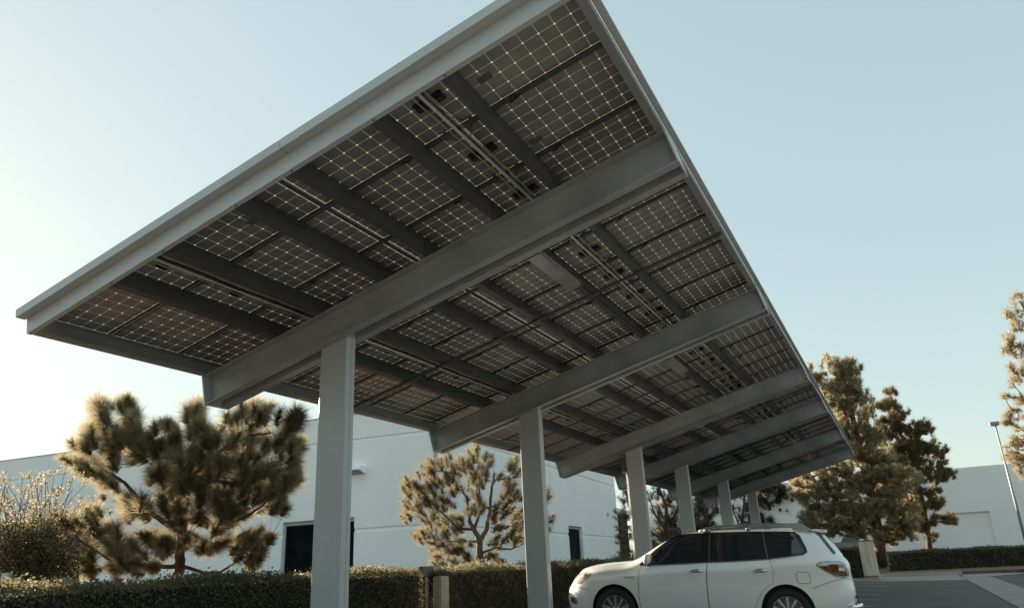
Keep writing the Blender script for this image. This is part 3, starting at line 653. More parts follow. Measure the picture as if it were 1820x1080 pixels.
farpine('pine_tree','shaded pine between the fourth and fifth columns',40.,
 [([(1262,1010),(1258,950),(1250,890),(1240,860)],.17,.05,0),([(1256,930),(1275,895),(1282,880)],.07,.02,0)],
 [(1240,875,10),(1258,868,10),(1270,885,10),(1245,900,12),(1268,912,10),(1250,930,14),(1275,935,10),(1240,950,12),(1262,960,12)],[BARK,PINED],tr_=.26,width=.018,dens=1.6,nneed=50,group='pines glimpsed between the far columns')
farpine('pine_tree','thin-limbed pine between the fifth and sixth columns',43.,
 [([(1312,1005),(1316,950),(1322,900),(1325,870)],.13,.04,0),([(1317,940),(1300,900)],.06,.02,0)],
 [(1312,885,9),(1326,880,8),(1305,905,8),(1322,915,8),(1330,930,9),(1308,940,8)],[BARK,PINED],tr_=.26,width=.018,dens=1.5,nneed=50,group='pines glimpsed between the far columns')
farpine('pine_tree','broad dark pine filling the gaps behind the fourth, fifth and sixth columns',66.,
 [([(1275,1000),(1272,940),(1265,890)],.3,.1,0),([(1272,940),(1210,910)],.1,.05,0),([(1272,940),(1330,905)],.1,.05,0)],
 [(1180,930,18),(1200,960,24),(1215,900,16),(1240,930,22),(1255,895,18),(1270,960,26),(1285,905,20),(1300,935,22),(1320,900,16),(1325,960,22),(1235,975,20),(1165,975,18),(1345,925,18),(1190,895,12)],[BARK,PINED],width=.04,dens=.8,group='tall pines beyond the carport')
# shrub at the far left
def shrub():
    t=empty('shrub',(-2.2,-2.0,.22),label='twiggy shrub with golden leaf clusters at the far left in front of the pale building',category='shrub')
    sk=MB(); P=[]
    D=10.2
    for i in range(85):
        bx=rng.uniform(-10,170); b0=at(60+rng.normal()*30,1040,D+rng.normal()*.3)
        ty=rng.uniform(842,1000); tx=rng.uniform(-40,150) if ty<930 else rng.uniform(-40,135)
        if i<14: tx,ty=[(5,848),(8,862),(40,846),(52,842),(62,855),(75,858),(58,868),(118,828),(96,845),(104,865),(130,868),(20,885),(165,887),(186,905)][i]
        e_=at(tx,ty,D+rng.uniform(-.7,.7)); q_=branchpath(b0,e_,.10,7); sk.tube(q_,np.linspace(.010,.003,7),4,cap=False)
        for t_ in np.linspace(.5,1,6 if ty<900 else 9):
            k=int(t_*6); p=q_[min(6,k)]
            if t_<.9 and ty<870 and rng.random()<.75: continue
            c=p+rng.normal(size=3)*(.035 if t_>.9 else .07)
            for _ in range(17): P.append(c+rng.normal(size=3)*.040)
    for _ in range(15000):
        x=rng.uniform(-60,140); y=rng.uniform(925,1040); 
        if x>100 and y<960: continue
        P.append(at(x,y,D+rng.uniform(-.5,.8)))
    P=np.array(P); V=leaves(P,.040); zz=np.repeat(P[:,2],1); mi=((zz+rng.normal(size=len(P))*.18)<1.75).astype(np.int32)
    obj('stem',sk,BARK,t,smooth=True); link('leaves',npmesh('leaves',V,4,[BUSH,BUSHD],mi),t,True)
shrub()
# hedges: clipped box shape of many small leaves over a dark core
def hedge(label,p0,p1,wd,z0,z1,size,dens,n_face=True,group='clipped hedges'):
    p0=np.array(p0,float); p1=np.array(p1,float); L=np.linalg.norm(p1-p0); e=(p1-p0)/L; nn=np.array([-e[1],e[0]])
    P=[];Nn=[]
    def add(n,s,d,z,nr):
        x=p0[0]+e[0]*s+nn[0]*d; y=p0[1]+e[1]*s+nn[1]*d
        wav=.035*np.sin(s*2.1+z*3)+.025*np.sin(s*5.3+d*7+z*5); q_=np.stack([x,y,z],1)+nr*(wav[:,None]+rng.normal(size=(n,1))*.035)
        P.append(q_); Nn.append(np.broadcast_to(nr,q_.shape)*1.0)
    H=z1-z0; N3=np.array([nn[0],nn[1],0])
    for sgn in (-1,1):
        n=int(L*H*dens*(1. if sgn==-1 or n_face else .5)); s=rng.random(n)*L; z=z0+rng.random(n)*H; add(n,s,np.full(n,sgn*wd/2),z,N3*sgn)
    n=int(L*wd*dens*1.3); add(n,rng.random(n)*L,(rng.random(n)-.5)*wd,z1+rng.random(n)**2*.045+(rng.random(n)>.97)*rng.random(n)*.09,np.array([0,0,1.])); Nn[-1]=Nn[-1]*0.0
    E3=np.array([e[0],e[1],0])
    for s_,sg in ((0,-1),(L,1)):
        n=int(wd*H*dens); add(n,np.full(n,s_),(rng.random(n)-.5)*wd,z0+rng.random(n)*H,E3*sg)
    P=np.concatenate(P); Nn=np.concatenate(Nn); V=leaves(P,size,Nn*.9)
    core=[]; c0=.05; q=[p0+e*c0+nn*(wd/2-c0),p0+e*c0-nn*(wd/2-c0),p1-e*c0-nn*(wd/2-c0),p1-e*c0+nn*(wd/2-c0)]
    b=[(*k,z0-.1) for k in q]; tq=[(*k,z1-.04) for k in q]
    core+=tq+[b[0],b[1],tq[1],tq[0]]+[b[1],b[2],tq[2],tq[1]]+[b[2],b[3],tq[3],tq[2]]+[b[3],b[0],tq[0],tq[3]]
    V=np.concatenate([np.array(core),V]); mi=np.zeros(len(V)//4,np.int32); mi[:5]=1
    link('hedge',npmesh('hedge',V,4,[HEDGE,HEDGEC],mi),label=label,category='hedge',group=group)
hedge('long clipped hedge left of the concrete pilaster, with a sunlit top',(-.25,-4.2),(-.25,5.0),.8,.2,1.175,.036,3000)
hedge('clipped hedge right of the concrete pilaster, running behind the second column to the car',(-.1,5.45),(-.1,27),.8,.2,1.185,.040,2000)
hedge('short hedge block between the car tail and the cream utility cabinet',(5.80,32.1),(4.3,32.6),.7,.05,1.32,.05,1500)
hedge('dark clipped hedge along the far kerb in front of the warehouse',(6.9,41.2),(24,48.6),1.0,.0,1.03,.07,800)
# added row of trees behind the viewpoint, never in view: blocks low sky from the bays
def added_shade_trees():
    P=[]; core=[]
    for k in range(22):
        x=-14+k*2.6+rng.uniform(-.6,.6); y=-19+rng.uniform(-1,1); h=rng.uniform(5.0,7.6); n=620
        a=unit(rng.normal(size=(n,3)))*np.array([1.9,1.7,h*.46]); P.append(a*rng.uniform(.75,1.05,(n,1))+np.array([x,y,h*.54]))
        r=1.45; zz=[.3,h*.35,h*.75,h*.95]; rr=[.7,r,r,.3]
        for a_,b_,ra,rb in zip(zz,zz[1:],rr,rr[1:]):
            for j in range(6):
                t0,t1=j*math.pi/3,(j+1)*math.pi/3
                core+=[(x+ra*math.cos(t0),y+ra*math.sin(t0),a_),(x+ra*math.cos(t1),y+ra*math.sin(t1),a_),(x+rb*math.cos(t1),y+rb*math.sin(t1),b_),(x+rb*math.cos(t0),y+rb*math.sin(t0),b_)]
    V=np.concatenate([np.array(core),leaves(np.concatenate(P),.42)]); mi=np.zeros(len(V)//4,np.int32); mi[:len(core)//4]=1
    link('added_shade_trees',npmesh('added_shade_trees',V,4,[PINED,HEDGEC],mi),kind='stuff')
added_shade_trees()
# ------------------------------------------------------------------ the car
def herm(x,pts):
    xs_=np.array([p[0] for p in pts],float); ys_=np.array([p[1] for p in pts],float)
    h=np.diff(xs_); dl=np.diff(ys_)/h; m_=np.zeros(len(xs_)); m_[0]=dl[0]; m_[-1]=dl[-1]
    for i in range(1,len(xs_)-1): m_[i]=0 if dl[i-1]*dl[i]<=0 else 2*dl[i-1]*dl[i]/(dl[i-1]+dl[i])
    x=np.clip(x,xs_[0],xs_[-1]); i=np.clip(np.searchsorted(xs_,x)-1,0,len(h)-1); t=(x-xs_[i])/h[i]
    return ys_[i]*(1+2*t)*(1-t)**2+m_[i]*h[i]*t*(1-t)**2+ys_[i+1]*t*t*(3-2*t)+m_[i+1]*h[i]*t*t*(t-1)
LEN=4.785; YC=.955
ztop=lambda l: herm(l,[(0,.93),(.08,1.01),(.25,1.075),(.6,1.125),(1.0,1.155),(1.18,1.175),(1.31,1.22),(1.52,1.335),(1.76,1.475),(1.97,1.565),(2.21,1.62),(2.6,1.65),(3.1,1.66),(3.9,1.645),(4.4,1.62),(LEN,1.57)])
zsh=lambda l: herm(l,[(0,.80),(.2,.89),(.57,.96),(1.0,.99),(1.4,1.055),(1.8,1.10),(2.5,1.125),(3.55,1.16),(4.05,1.20),(LEN,1.20)])
hw=lambda l: herm(l,[(0,.60),(.06,.70),(.15,.79),(.3,.865),(.6,.925),(1.0,.95),(2.4,.955),(3.8,.955),(4.2,.935),(4.5,.885),(4.68,.81),(LEN,.70)])
yed=lambda l: herm(l,[(0,.50),(.3,.66),(1.0,.74),(1.4,.745),(1.9,.70),(2.4,.685),(3.9,.675),(4.4,.64),(LEN,.56)])
zed=lambda l: ztop(l)-herm(l,[(0,.02),(.5,.05),(1.1,.055),(1.5,.05),(2.2,.045),(LEN,.045)])
XF=lambda z: herm(z,[(.20,.16),(.35,.05),(.5,.005),(.62,.0),(.70,.03),(.8,.095),(.9,.15),(.97,.2),(1.1,.2)])
XR=lambda z: herm(z,[(.20,4.60),(.36,4.66),(.45,4.745),(.56,4.785),(.66,4.78),(.72,4.72),(.9,4.735),(1.10,4.735),(1.2,4.66),(1.4,4.53),(1.57,4.40),(1.66,4.30)])
wf=lambda l: np.clip(1-l/.85,0,1)**1.6
wr=lambda l: np.clip((l-3.6)/(LEN-3.6),0,1)**2.2
def xact(l,z): return l+wf(l)*XF(z)-wr(l)*(LEN-XR(z))
LF=[(0,.90),(.12,.955),(.3,.985),(.55,1.),(.75,1.),(.9,.99),(1.,.972)]
def lowy(l,t): return hw(l)*herm(t,LF)
def uppy(l,t): 
    a=hw(l)*.972; b_=yed(l); return a+(b_-a)*t+.028*np.sin(math.pi*t)
def l0of(lx,z):
    l=lx
    for _ in range(30): l=l-(xact(l,z)-lx)*.7
    return l
def ysurf(lx,z):
    l=np.clip(l0of(lx,z),0,LEN); s=zsh(l)
    if z<=s: return float(YC-lowy(l,np.clip((z-.22)/(s-.22),0,1)))
    return float(YC-uppy(l,np.clip((z-s)/(zed(l)-s),0,1)))
car=empty('parked_suv',(2.287,6.114,.09),(0,.035,.088),label='white SUV with tinted windows and roof rails parked nose-in under the carport',category='car')
def body_bm():
    ls=np.concatenate([np.linspace(0,.3,7),np.linspace(.38,1.1,8),np.linspace(1.18,2.3,15),np.linspace(2.42,3.9,12),np.linspace(4.0,LEN,12)])
    rings=[]
    for l in ls:
        s=zsh(l); e_=zed(l); T_=ztop(l); half=[]
        half.append((.0,.21)); half.append((hw(l)*.6,.205))
        for t in (0,.08,.2,.4,.6,.8,.92,1.): half.append((lowy(l,t),.22+(s-.22)*t))
        for t in (.12,.3,.5,.7,.88,1.): half.append((uppy(l,t),s+(e_-s)*t))
        for f in (.93,.8,.6,.3): half.append((yed(l)*f,e_+(T_-e_)*(1-f**2.4)))
        half.append((0,T_))
        ring=[(float(xact(l,z)),float(YC-y),float(z)) for y,z in half]+[(float(xact(l,z)),float(YC+y),float(z)) for y,z in half[-2:0:-1]]
        rings.append(ring)
    V=[];Fc=[];n=len(rings[0])
    def capring(r,f,dx):
        c=np.mean(np.array(r),axis=0); a=np.array(r); return [tuple(c*np.array([0,1,1])*(1-f)+p*np.array([0,f,f])+np.array([p[0]+dx,0,0])) for p in a]
    first=[capring(rings[0],.35,-.004),capring(rings[0],.75,-.003)]; last=[capring(rings[-1],.75,.004),capring(rings[-1],.35,.006)]
    allr=first+rings+last
    for r in allr: V+=r
    for i in range(len(allr)-1):
        for j in range(n): Fc.append((i*n+j,i*n+(j+1)%n,(i+1)*n+(j+1)%n,(i+1)*n+j))
    Fc.append(tuple(range(n-1,-1,-1))); k=(len(allr)-1)*n; Fc.append(tuple(k+j for j in range(n)))
    me=bpy.data.meshes.new('body'); me.from_pydata(V,[],Fc); b=bmesh.new(); b.from_mesh(me); bmesh.ops.recalc_face_normals(b,faces=b.faces); b.to_mesh(me); b.free(); return me
WX=(.95,3.74); WR=.37
def cut_body():
    me=body_bm(); me.materials.append(PAINT); me.materials.append(SEAM)
    o=bpy.data.objects.new('tmpbody',me); COL.objects.link(o); cuts=[]
    sd=o.modifiers.new('s','SUBSURF'); sd.levels=1; sd.render_levels=1
    for x in WX:
        for y in (-.05,1.96):
            b=MB(); seg=44; b.lathe([(-.28,.0001),(-.28,.405),(.28,.405),(.28,.0001)],seg,T=lambda a,c,d:(x+a,y+c,.385+d*(1.0)))
            cm=meshof('cut',b,SEAM); bb=bmesh.new(); bb.from_mesh(cm); bmesh.ops.remove_doubles(bb,verts=bb.verts,dist=1e-3); bmesh.ops.recalc_face_normals(bb,faces=bb.faces); bb.to_mesh(cm); bb.free()
            c=bpy.data.objects.new('cut',cm); COL.objects.link(c); md=o.modifiers.new('b','BOOLEAN'); md.operation='DIFFERENCE'; md.object=c; md.solver='EXACT'; cuts.append(c)
    dg=bpy.context.evaluated_depsgraph_get(); nm=bpy.data.meshes.new_from_object(o.evaluated_get(dg))
    for c in cuts: bpy.data.objects.remove(c)
    bpy.data.objects.remove(o)
    nm.name='body'; 
    if len(nm.materials)<2: nm.materials.append(SEAM)
    for p in nm.polygons:
        c=p.center; mi=0
        for x in WX:
            if math.hypot(c.x-x,c.z-.385)<.402 and abs(c.y-YC)<.955 and (.03<c.y-0 and c.y<1.9) and abs(p.normal.z*(c.z-.385)+p.normal.x*(c.x-x))+abs(p.normal.y)*0>0: mi=1
            if math.hypot(c.x-x,c.z-.385)<.41 and ysurf(c.x,c.z)+.006<c.y<1.91-ysurf(c.x,c.z)-.006: mi=1
        if c.z<.23: mi=1
        p.material_index=mi; p.use_smooth=True
    nm.set_sharp_from_angle(angle=rad(38))
    return nm
def kid(name,me,parent=car,**k): return link(name,me,parent,False,**k)
body=kid('body',cut_body())
def patch(poly,off,step=.06,far=False,ys=ysurf):
    """a curved sheet lying off the body side, outlined by (l,z) points"""
    pts=[]; n=len(poly)
    for i in range(n):
        a=np.array(poly[i]); c=np.array(poly[(i+1)%n]); k=max(1,int(np.linalg.norm(c-a)/step))
        for t in range(k): pts.append(tuple(a+(c-a)*t/k))
    nb=len(pts); P=np.array(pts); x0,z0=P.min(0); x1,z1=P.max(0)
    def inside(x,z):
        r=False
        for i in range(nb):
            (xa,za),(xb,zb)=pts[i],pts[(i+1)%nb]
            if (za>z)!=(zb>z) and x<(xb-xa)*(z-za)/(zb-za)+xa: r=not r
        return r
    for x in np.arange(x0+step/2,x1,step):
        for z in np.arange(z0+step/2,z1,step):
            if inside(x,z) and min(np.hypot(P[:,0]-x,P[:,1]-z))>step*.45: pts.append((x,z))
    r=delaunay_2d_cdt([Vector(p) for p in pts],[],[list(range(nb))],1,1e-5)
    b=MB()
    def lift(v):
        y=ys(v[0],v[1])-off; return (v[0],y if not far else 1.91-y,v[1])
    b.v=[lift(v) for v in r[0]]; 
    for f in r[2]:
        a=[r[0][i] for i in f]; ar=(a[1][0]-a[0][0])*(a[2][1]-a[0][1])-(a[1][1]-a[0][1])*(a[2][0]-a[0][0])
        f=list(f) if (ar>0) else list(f)[::-1]
        if far: f=f[::-1]
        b.f.append(tuple(f)); b.m.append(0)
    return b
def roundpoly(poly,r=.03,n=4):
    out=[]; k=len(poly)
    for i in range(k):
        p=np.array(poly[i],float); a=np.array(poly[i-1],float)-p; c=np.array(poly[(i+1)%k],float)-p
        ra=min(r,np.linalg.norm(a)*.45); rc=min(r,np.linalg.norm(c)*.45); A=p+a/np.linalg.norm(a)*ra; Cc=p+c/np.linalg.norm(c)*rc
        for t in np.linspace(0,1,n): out.append(tuple((1-t)**2*A+2*t*(1-t)*p+t*t*Cc))
    return out
def ribbon(line,wd,off,matl,name,parent,far=False):
    b=MB(); L_=[]
    for i in range(len(line)-1):
        a=np.array(line[i]); c=np.array(line[i+1]); k=max(1,int(np.linalg.norm(c-a)/.05))
        for t in range(k): L_.append(a+(c-a)*t/k)
    L_.append(np.array(line[-1]))
    for i,p in enumerate(L_):
        t=L_[min(i+1,len(L_)-1)]-L_[max(0,i-1)]; t/=np.linalg.norm(t); n_=np.array([-t[1],t[0]])*wd/2
        for q_ in (p-n_,p+n_):
            y=ysurf(q_[0],q_[1])-off; b.v.append((q_[0],y if not far else 1.91-y,q_[1]))
    for i in range(len(L_)-1): b.f.append((2*i,2*i+2,2*i+3,2*i+1)); b.m.append(0)
    return kid(name,meshof(name,b,matl,smooth=True),parent)
glaz=[(1.40,1.095),(1.50,1.19),(1.66,1.33),(1.80,1.435),(1.95,1.53),(2.08,1.575),(2.25,1.592),(2.6,1.603),(3.1,1.605),(3.6,1.60),(3.96,1.588),(4.04,1.53),(4.12,1.33),(4.13,1.27),(4.08,1.235),(3.55,1.175),(3.0,1.145),(2.2,1.115),(1.8,1.10)]
ylast=lambda lx,z: ysurf(lx,min(z,float(zed(l0of(lx,z)))-.002))
for far_ in (False,True):
    kid('window_surround',meshof('window_surround',patch(glaz,.004,.05,far_),SEAM,smooth=True))
    W1=roundpoly([(1.62,1.125),(1.85,1.40),(1.98,1.505),(2.12,1.56),(2.49,1.583),(2.46,1.14)],.02)
    W0=[(1.47,1.115),(1.59,1.12),(1.76,1.335),(1.74,1.37)]
    W2=roundpoly([(2.63,1.150),(2.66,1.585),(3.44,1.583),(3.50,1.19)],.02)
    W3=roundpoly([(3.57,1.20),(3.545,1.582),(3.94,1.57),(4.08,1.29),(4.06,1.255)],.035)
    for p in (W0,W1,W2,W3): kid('side_window',meshof('side_window',patch(p,.008,.05,far_),CGLASS,smooth=True))
    # pillars and window trim lines
    ribbon([(2.585,1.145),(2.61,1.59)],.012,.007,RACK,'pillar_trim',body,far_)
    ribbon([(3.515,1.19),(3.47,1.59)],.014,.012,RACK,'pillar_trim',body,far_)
    ribbon([(1.42,1.088),(1.8,1.093),(2.2,1.108),(3.0,1.138),(3.55,1.168),(4.07,1.228)],.012,.009,RACK,'belt_trim',body,far_)
    # doors
    fd=[(1.44,1.078),(1.405,1.0),(1.385,.85),(1.38,.6),(1.40,.33),(2.53,.33),(2.515,.6),(2.52,.9),(2.545,1.115),(2.2,1.098),(1.8,1.083)]
    rd=[(2.555,1.115),(2.53,.9),(2.525,.6),(2.54,.33),(3.20,.33),(3.27,.5),(3.36,.66),(3.48,.77),(3.56,.81),(3.575,.95),(3.55,1.158),(3.0,1.128)]
    for dpoly,hx in ((fd,2.36),(rd,3.38)):
        D_=kid('door',meshof('door',patch(dpoly,.0035,.07,far_),PAINT,smooth=True))
        ribbon(dpoly+[dpoly[0]],.005,.0045,SEAM,'door_seam',D_,far_)
        b=MB(); y=ysurf(hx,.99); s=1 if not far_ else -1
        pts=[(hx-.105,y-.004,.985),(hx-.09,y-.032,.99),(hx-.03,y-.042,.993),(hx+.05,y-.042,.995),(hx+.09,y-.034,.995),(hx+.105,y-.004,.995)]
        if far_: pts=[(a,1.91-c,d) for a,c,d in pts]
        b.tube(pts,[.012,.014,.014,.014,.015,.012],8); kid('handle',meshof('handle',b,CHROME,smooth=True),D_)
        kid('handle_cup',meshof('handle_cup',patch(roundpoly([(hx-.075,.965),(hx-.07,1.02),(hx+.05,1.025),(hx+.06,.965)],.03),.0045,.04,far_),RACK,smooth=True),D_)
    # lamps
    hl=roundpoly([(.165,.775),(.20,.87),(.27,.945),(.36,.975),(.53,.968),(.545,.95),(.46,.88),(.33,.80)],.025)
    h_=kid('headlight',meshof('headlight',patch(hl,.006,.03,far_),LAMPC,smooth=True)); 
    kid('reflector',meshof('reflector',patch(roundpoly([(.38,.87),(.40,.95),(.51,.955),(.44,.88)],.02),.009,.03,far_),TAILR,smooth=True),h_)
    ribbon(hl+[hl[0]],.007,.0065,SEAM,'lamp_gasket',h_,far_)
    kid('fog_lamp',meshof('fog_lamp',patch(roundpoly([(.12,.47),(.10,.58),(.20,.57),(.26,.50),(.24,.45)],.03),.006,.03,far_),RACK,smooth=True))
    kid('fog_lamp_chrome',meshof('fog_lamp_chrome',patch(roundpoly([(.13,.50),(.125,.555),(.17,.55),(.18,.50)],.02),.009,.03,far_),CHROME,smooth=True),body)
    tl=roundpoly([(4.225,1.075),(4.30,1.115),(4.42,1.125),(4.60,1.12),(4.655,1.07),(4.69,.98),(4.69,.90),(4.60,.885),(4.50,.905),(4.36,.985)],.02)
    t_=kid('tail_lamp',meshof('tail_lamp',patch(tl,.008,.03,far_),TAILC,smooth=True))
    kid('tail_lamp_lens',meshof('tail_lamp_lens',patch([(4.27,1.055),(4.38,1.058),(4.42,1.078),(4.63,1.08),(4.665,1.0),(4.675,.91),(4.60,.90),(4.50,.918),(4.38,.985)],.012,.03,far_),TAILR,smooth=True),t_)
    kid('tail_lamp_bulb',meshof('tail_lamp_bulb',patch(roundpoly([(4.55,.985),(4.56,1.03),(4.64,1.02),(4.655,.98)],.01),.015,.03,far_),TAILC,smooth=True),t_)
    ribbon(tl+[tl[0]],.008,.0085,SEAM,'lamp_gasket',t_,far_)
    # bumper seam lines
    ribbon([(.19,.76),(.34,.72),(.5,.69)],.006,.004,SEAM,'bumper_seam',body,far_)
    ribbon([(4.14,.73),(4.4,.82),(4.6,.87),(4.7,.86)],.006,.004,SEAM,'bumper_seam',body,far_)
    # mirror
    b=MB(); s=-1 if not far_ else 1; y0=ysurf(1.56,1.10) if not far_ else 1.91-ysurf(1.56,1.10)
    me=bpy.data.meshes.new('mirror'); bb=bmesh.new(); bmesh.ops.create_uvsphere(bb,u_segments=20,v_segments=12,radius=1)
    for v in bb.verts:
        x,y,z=v.co; sgn=lambda t: math.copysign(abs(t)**.62,t)
        v.co=(1.585+.062*sgn(x)*(1+.15*z)+.02*z,y0+s*(.14+.115*sgn(y)),1.185+.082*sgn(z))
    bb.to_mesh(me); bb.free(); me.materials.append(PAINT); me.polygons.foreach_set('use_smooth',[True]*len(me.polygons)); mir=kid('mirror',me)
    b.tube([(1.56,y0-s*.03,1.09),(1.58,y0+s*.05,1.105),(1.60,y0+s*.12,1.115)],[.03,.026,.02],8); kid('mirror_arm',meshof('mirror_arm',b,SEAM,smooth=True),mir)
    # roof rails
    b=MB(); yr=YC+(-1 if not far_ else 1)*.655
    pts=[(2.42,yr,1.628),(2.55,yr,1.665),(2.75,yr,1.692),(3.2,yr,1.712),(3.7,yr,1.712),(3.95,yr,1.702)]
    b.tube(pts,[.012,.018,.019,.019,.019,.02],8); 
    b.box((2.50,yr-.02,1.60),(2.62,yr+.02,1.66)); b.box((3.2,yr-.014,1.60),(3.27,yr+.014,1.70))
    r_=kid('roof_rail',meshof('roof_rail',b,RACK,smooth=True))
    b=MB(); b.v=[(3.94,yr-.03,1.61),(4.25,yr-.03,1.585),(4.25,yr+.03,1.60),(3.94,yr+.03,1.62),(3.90,yr-.018,1.725),(4.08,yr-.018,1.715),(4.08,yr+.022,1.715),(3.90,yr+.022,1.725)]
    b.f=[(3,2,1,0),(4,5,6,7),(0,1,5,4),(1,2,6,5),(2,3,7,6),(3,0,4,7)]; b.m=[0]*6; kid('rail_foot',meshof('rail_foot',b,EBOXL,bevel=.006),r_)
kid('fuel_door',meshof('fuel_door',patch(roundpoly([(3.93,.80),(3.925,.965),(4.115,.965),(4.12,.80)],.03),.004,.05),PAINT,smooth=True))
fp=roundpoly([(3.93,.80),(3.925,.965),(4.115,.965),(4.12,.80)],.03); ribbon(fp+[fp[0]],.006,.005,SEAM,'fuel_door_seam',body)
# fender badge reading HYBRID
tx=bpy.data.curves.new('badge','FONT'); tx.body='HYBRID'; tx.size=.052; tx.extrude=.002; tx.align_x='CENTER'; tx.align_y='CENTER'; tx.space_character=1.15; tx.materials.append(CHROME)
bo=bpy.data.objects.new('tmp',tx); COL.objects.link(bo); bme_=bpy.data.meshes.new_from_object(bo.evaluated_get(bpy.context.evaluated_depsgraph_get())); bpy.data.objects.remove(bo)
if not bme_.materials: bme_.materials.append(CHROME)
bo=bpy.data.objects.new('badge',bme_); COL.objects.link(bo); bo.parent=car; bo.location=(1.23,ysurf(1.23,.895)-.005,.895); bo.rotation_euler=(rad(90),0,0); bo.scale=(.95,1,1)
# windscreen, rear glass
def toppatch(l0_,l1_,f,matl,name):
    b=MB(); n=12; m_=14
    for i in range(n+1):
        l=l0_+(l1_-l0_)*i/n; e_=float(zed(l)); T_=float(ztop(l)); ye=float(yed(l))
        for j in range(m_+1):
            q_=(-1+2*j/m_)*f; z=e_+(T_-e_)*(1-abs(q_)**2.4)+.006; b.v.append((float(xact(l,z)),YC+ye*q_,z))
    for i in range(n):
        for j in range(m_): a=i*(m_+1)+j; b.f.append((a,a+m_+1,a+m_+2,a+1)[::1]); b.m.append(0)
    return kid(name,meshof(name,b,matl,smooth=True))
toppatch(1.30,2.02,.93,CGLASS,'windscreen')
b=MB()
for i in range(9):
    z=1.215+.34*i/8
    for j in range(13):
        y=-.72+1.44*j/12; f=.75+.25*(1-i/8); yy=y*f; l=float(XR(z))-.18*max(0,(abs(yy)-.45))**1.5*2.2+.012
        b.v.append((l,YC+yy,z))
for i in range(8):
    for j in range(12): a=i*13+j; b.f.append((a,a+1,a+14,a+13)); b.m.append(0)
kid('rear_window',meshof('rear_window',b,CGLASS,smooth=True))
ribbon([(4.28,1.60),(4.36,1.51),(4.44,1.38),(4.53,1.24)],.045,.006,CGLASS,'rear_window_edge',body)
b=MB(); b.v=[]
sp=[(4.14,1.640,.0),(4.27,1.638,.012),(4.38,1.630,.02),(4.47,1.622,.022)]
for (l,z,th) in sp:
    for y in np.linspace(-.63,.63,9): b.v.append((l-.05*abs(y/.63)**3,YC+y,z-.02*abs(y/.63)**2))
for (l,z,th) in sp:
    for y in np.linspace(-.63,.63,9): b.v.append((l-.05*abs(y/.63)**3,YC+y,z-.02*abs(y/.63)**2-.018-th))
for i in range(3):
    for j in range(8):
        a=i*9+j; b.f.append((a,a+9,a+10,a+1)); b.m.append(0); a+=36; b.f.append((a,a+1,a+10,a+9)); b.m.append(0)
for j in range(8): b.f.append((27+j,63+j,64+j,28+j)); b.m.append(0)
for i in range(3): b.f.append((i*9,36+i*9,45+i*9,9+i*9)); b.m.append(0); b.f.append((8+i*9,17+i*9,53+i*9,44+i*9)); b.m.append(0)
kid('spoiler',meshof('spoiler',b,PAINT,smooth=False))
b=MB(); b.tube([(4.62,.16,.44),(4.73,.20,.455),(4.80,.35,.46),(4.80,1.55,.46),(4.73,1.71,.455)],[.035,.04,.042,.042,.04],12); kid('rear_step',meshof('rear_step',b,CHROME,smooth=True))
b=MB(); b.box((4.60,.24,.595),(4.80,1.67,.615)); kid('bumper_top',meshof('bumper_top',b,SEAM,bevel=.01),body)
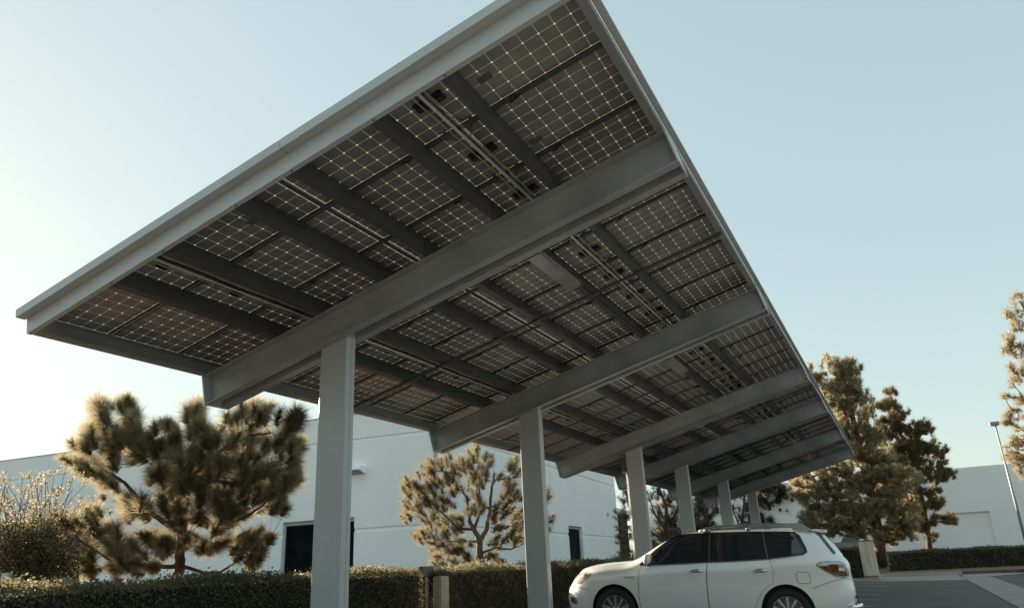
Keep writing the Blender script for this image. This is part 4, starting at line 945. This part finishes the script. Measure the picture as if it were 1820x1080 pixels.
def wheel(x,near):
    s=1 if near else -1; y=.045 if near else 1.865
    T=lambda a,c,d:(x+a,y+s*c,.37+d)
    b=MB(); b.lathe([(.02,.238),(.0,.25),(-.004,.29),(.006,.34),(.03,.364),(.08,.37),(.16,.37),(.21,.362),(.23,.33),(.235,.24)],48,T=T); w=kid('wheel',meshof('tyre',b,RUBBER,smooth=True))
    b=MB(); b.lathe([(.012,.246),(.0,.240),(.004,.228),(.03,.220),(.10,.205),(.2,.205)],48,T=T)
    for k in range(10):
        a=2*math.pi*(k+.5)/10; ca,sa=math.cos(a),math.sin(a)
        def P(r,t,yy): return T(r*ca-t*sa,yy,r*sa+t*ca)
        c=[P(.045,-.014,.028),P(.045,.014,.028),P(.232,.021,.012),P(.232,-.021,.012),P(.045,-.014,.055),P(.045,.014,.055),P(.225,.021,.045),P(.225,-.021,.045)]
        n=len(b.v); b.v+=c
        for f in ((0,1,2,3),(7,6,5,4),(0,4,5,1),(1,5,6,2),(3,2,6,7),(0,3,7,4)): b.f.append(tuple(n+i for i in f)); b.m.append(0)
    b.lathe([(.020,.0001),(.020,.04),(.032,.062),(.07,.065)],24,T=T)
    kid('rim',meshof('rim',b,ALLOY,smooth=False),w)
    b=MB(); b.lathe([(.13,.0001),(.13,.204)],32,T=T); kid('brake_disc',meshof('brake_disc',b,RACK),w)
for x in WX:
    for nr in (True,False): wheel(x,nr)
# ------------------------------------------------------------------ light
az=math.atan2(.22,-1.0); el=rad(SUNEL)
sd=Vector((math.cos(el)*math.cos(az),math.cos(el)*math.sin(az),math.sin(el)))
sl=bpy.data.lights.new('sun','SUN'); sl.energy=SUNE; sl.angle=rad(.6); sl.color=(1.,.84,.66); so=bpy.data.objects.new('sun',sl); COL.objects.link(so)
so.rotation_euler=sd.to_track_quat('Z','Y').to_euler(); so.location=(-20,0,20)
w=bpy.data.worlds.new('World'); S.world=w; w.use_nodes=True; N=w.node_tree.nodes; L=w.node_tree.links
sky=N.new('ShaderNodeTexSky'); sky.sky_type='NISHITA'; sky.sun_disc=False; sky.sun_elevation=el; sky.sun_rotation=math.atan2(sd.x,sd.y); sky.altitude=0; sky.air_density=1.0; sky.dust_density=DUST; sky.ozone_density=1.
hs=N.new('ShaderNodeHueSaturation'); hs.inputs['Saturation'].default_value=SKYSAT; gm=N.new('ShaderNodeGamma'); gm.inputs[1].default_value=SKYGAM; L.new(sky.outputs[0],gm.inputs[0]); L.new(gm.outputs[0],hs.inputs['Color'])
tint=N.new('ShaderNodeMix'); tint.data_type='RGBA'; tint.blend_type='MULTIPLY'; tint.inputs[0].default_value=1.; L.new(hs.outputs[0],tint.inputs[6]); tint.inputs[7].default_value=(*SKYTINT,1)
bg=N['Background']; L.new(tint.outputs[2],bg.inputs['Color']); bg.inputs['Strength'].default_value=SKYS
S.view_settings.view_transform='Standard'; S.view_settings.look='None'; S.view_settings.gamma=1; S.view_settings.exposure=EXPO
S.cycles.max_bounces=7; S.cycles.diffuse_bounces=4; S.cycles.transparent_max_bounces=6; S.cycles.sample_clamp_indirect=6
try: S.cycles.use_denoising=True
except Exception: pass
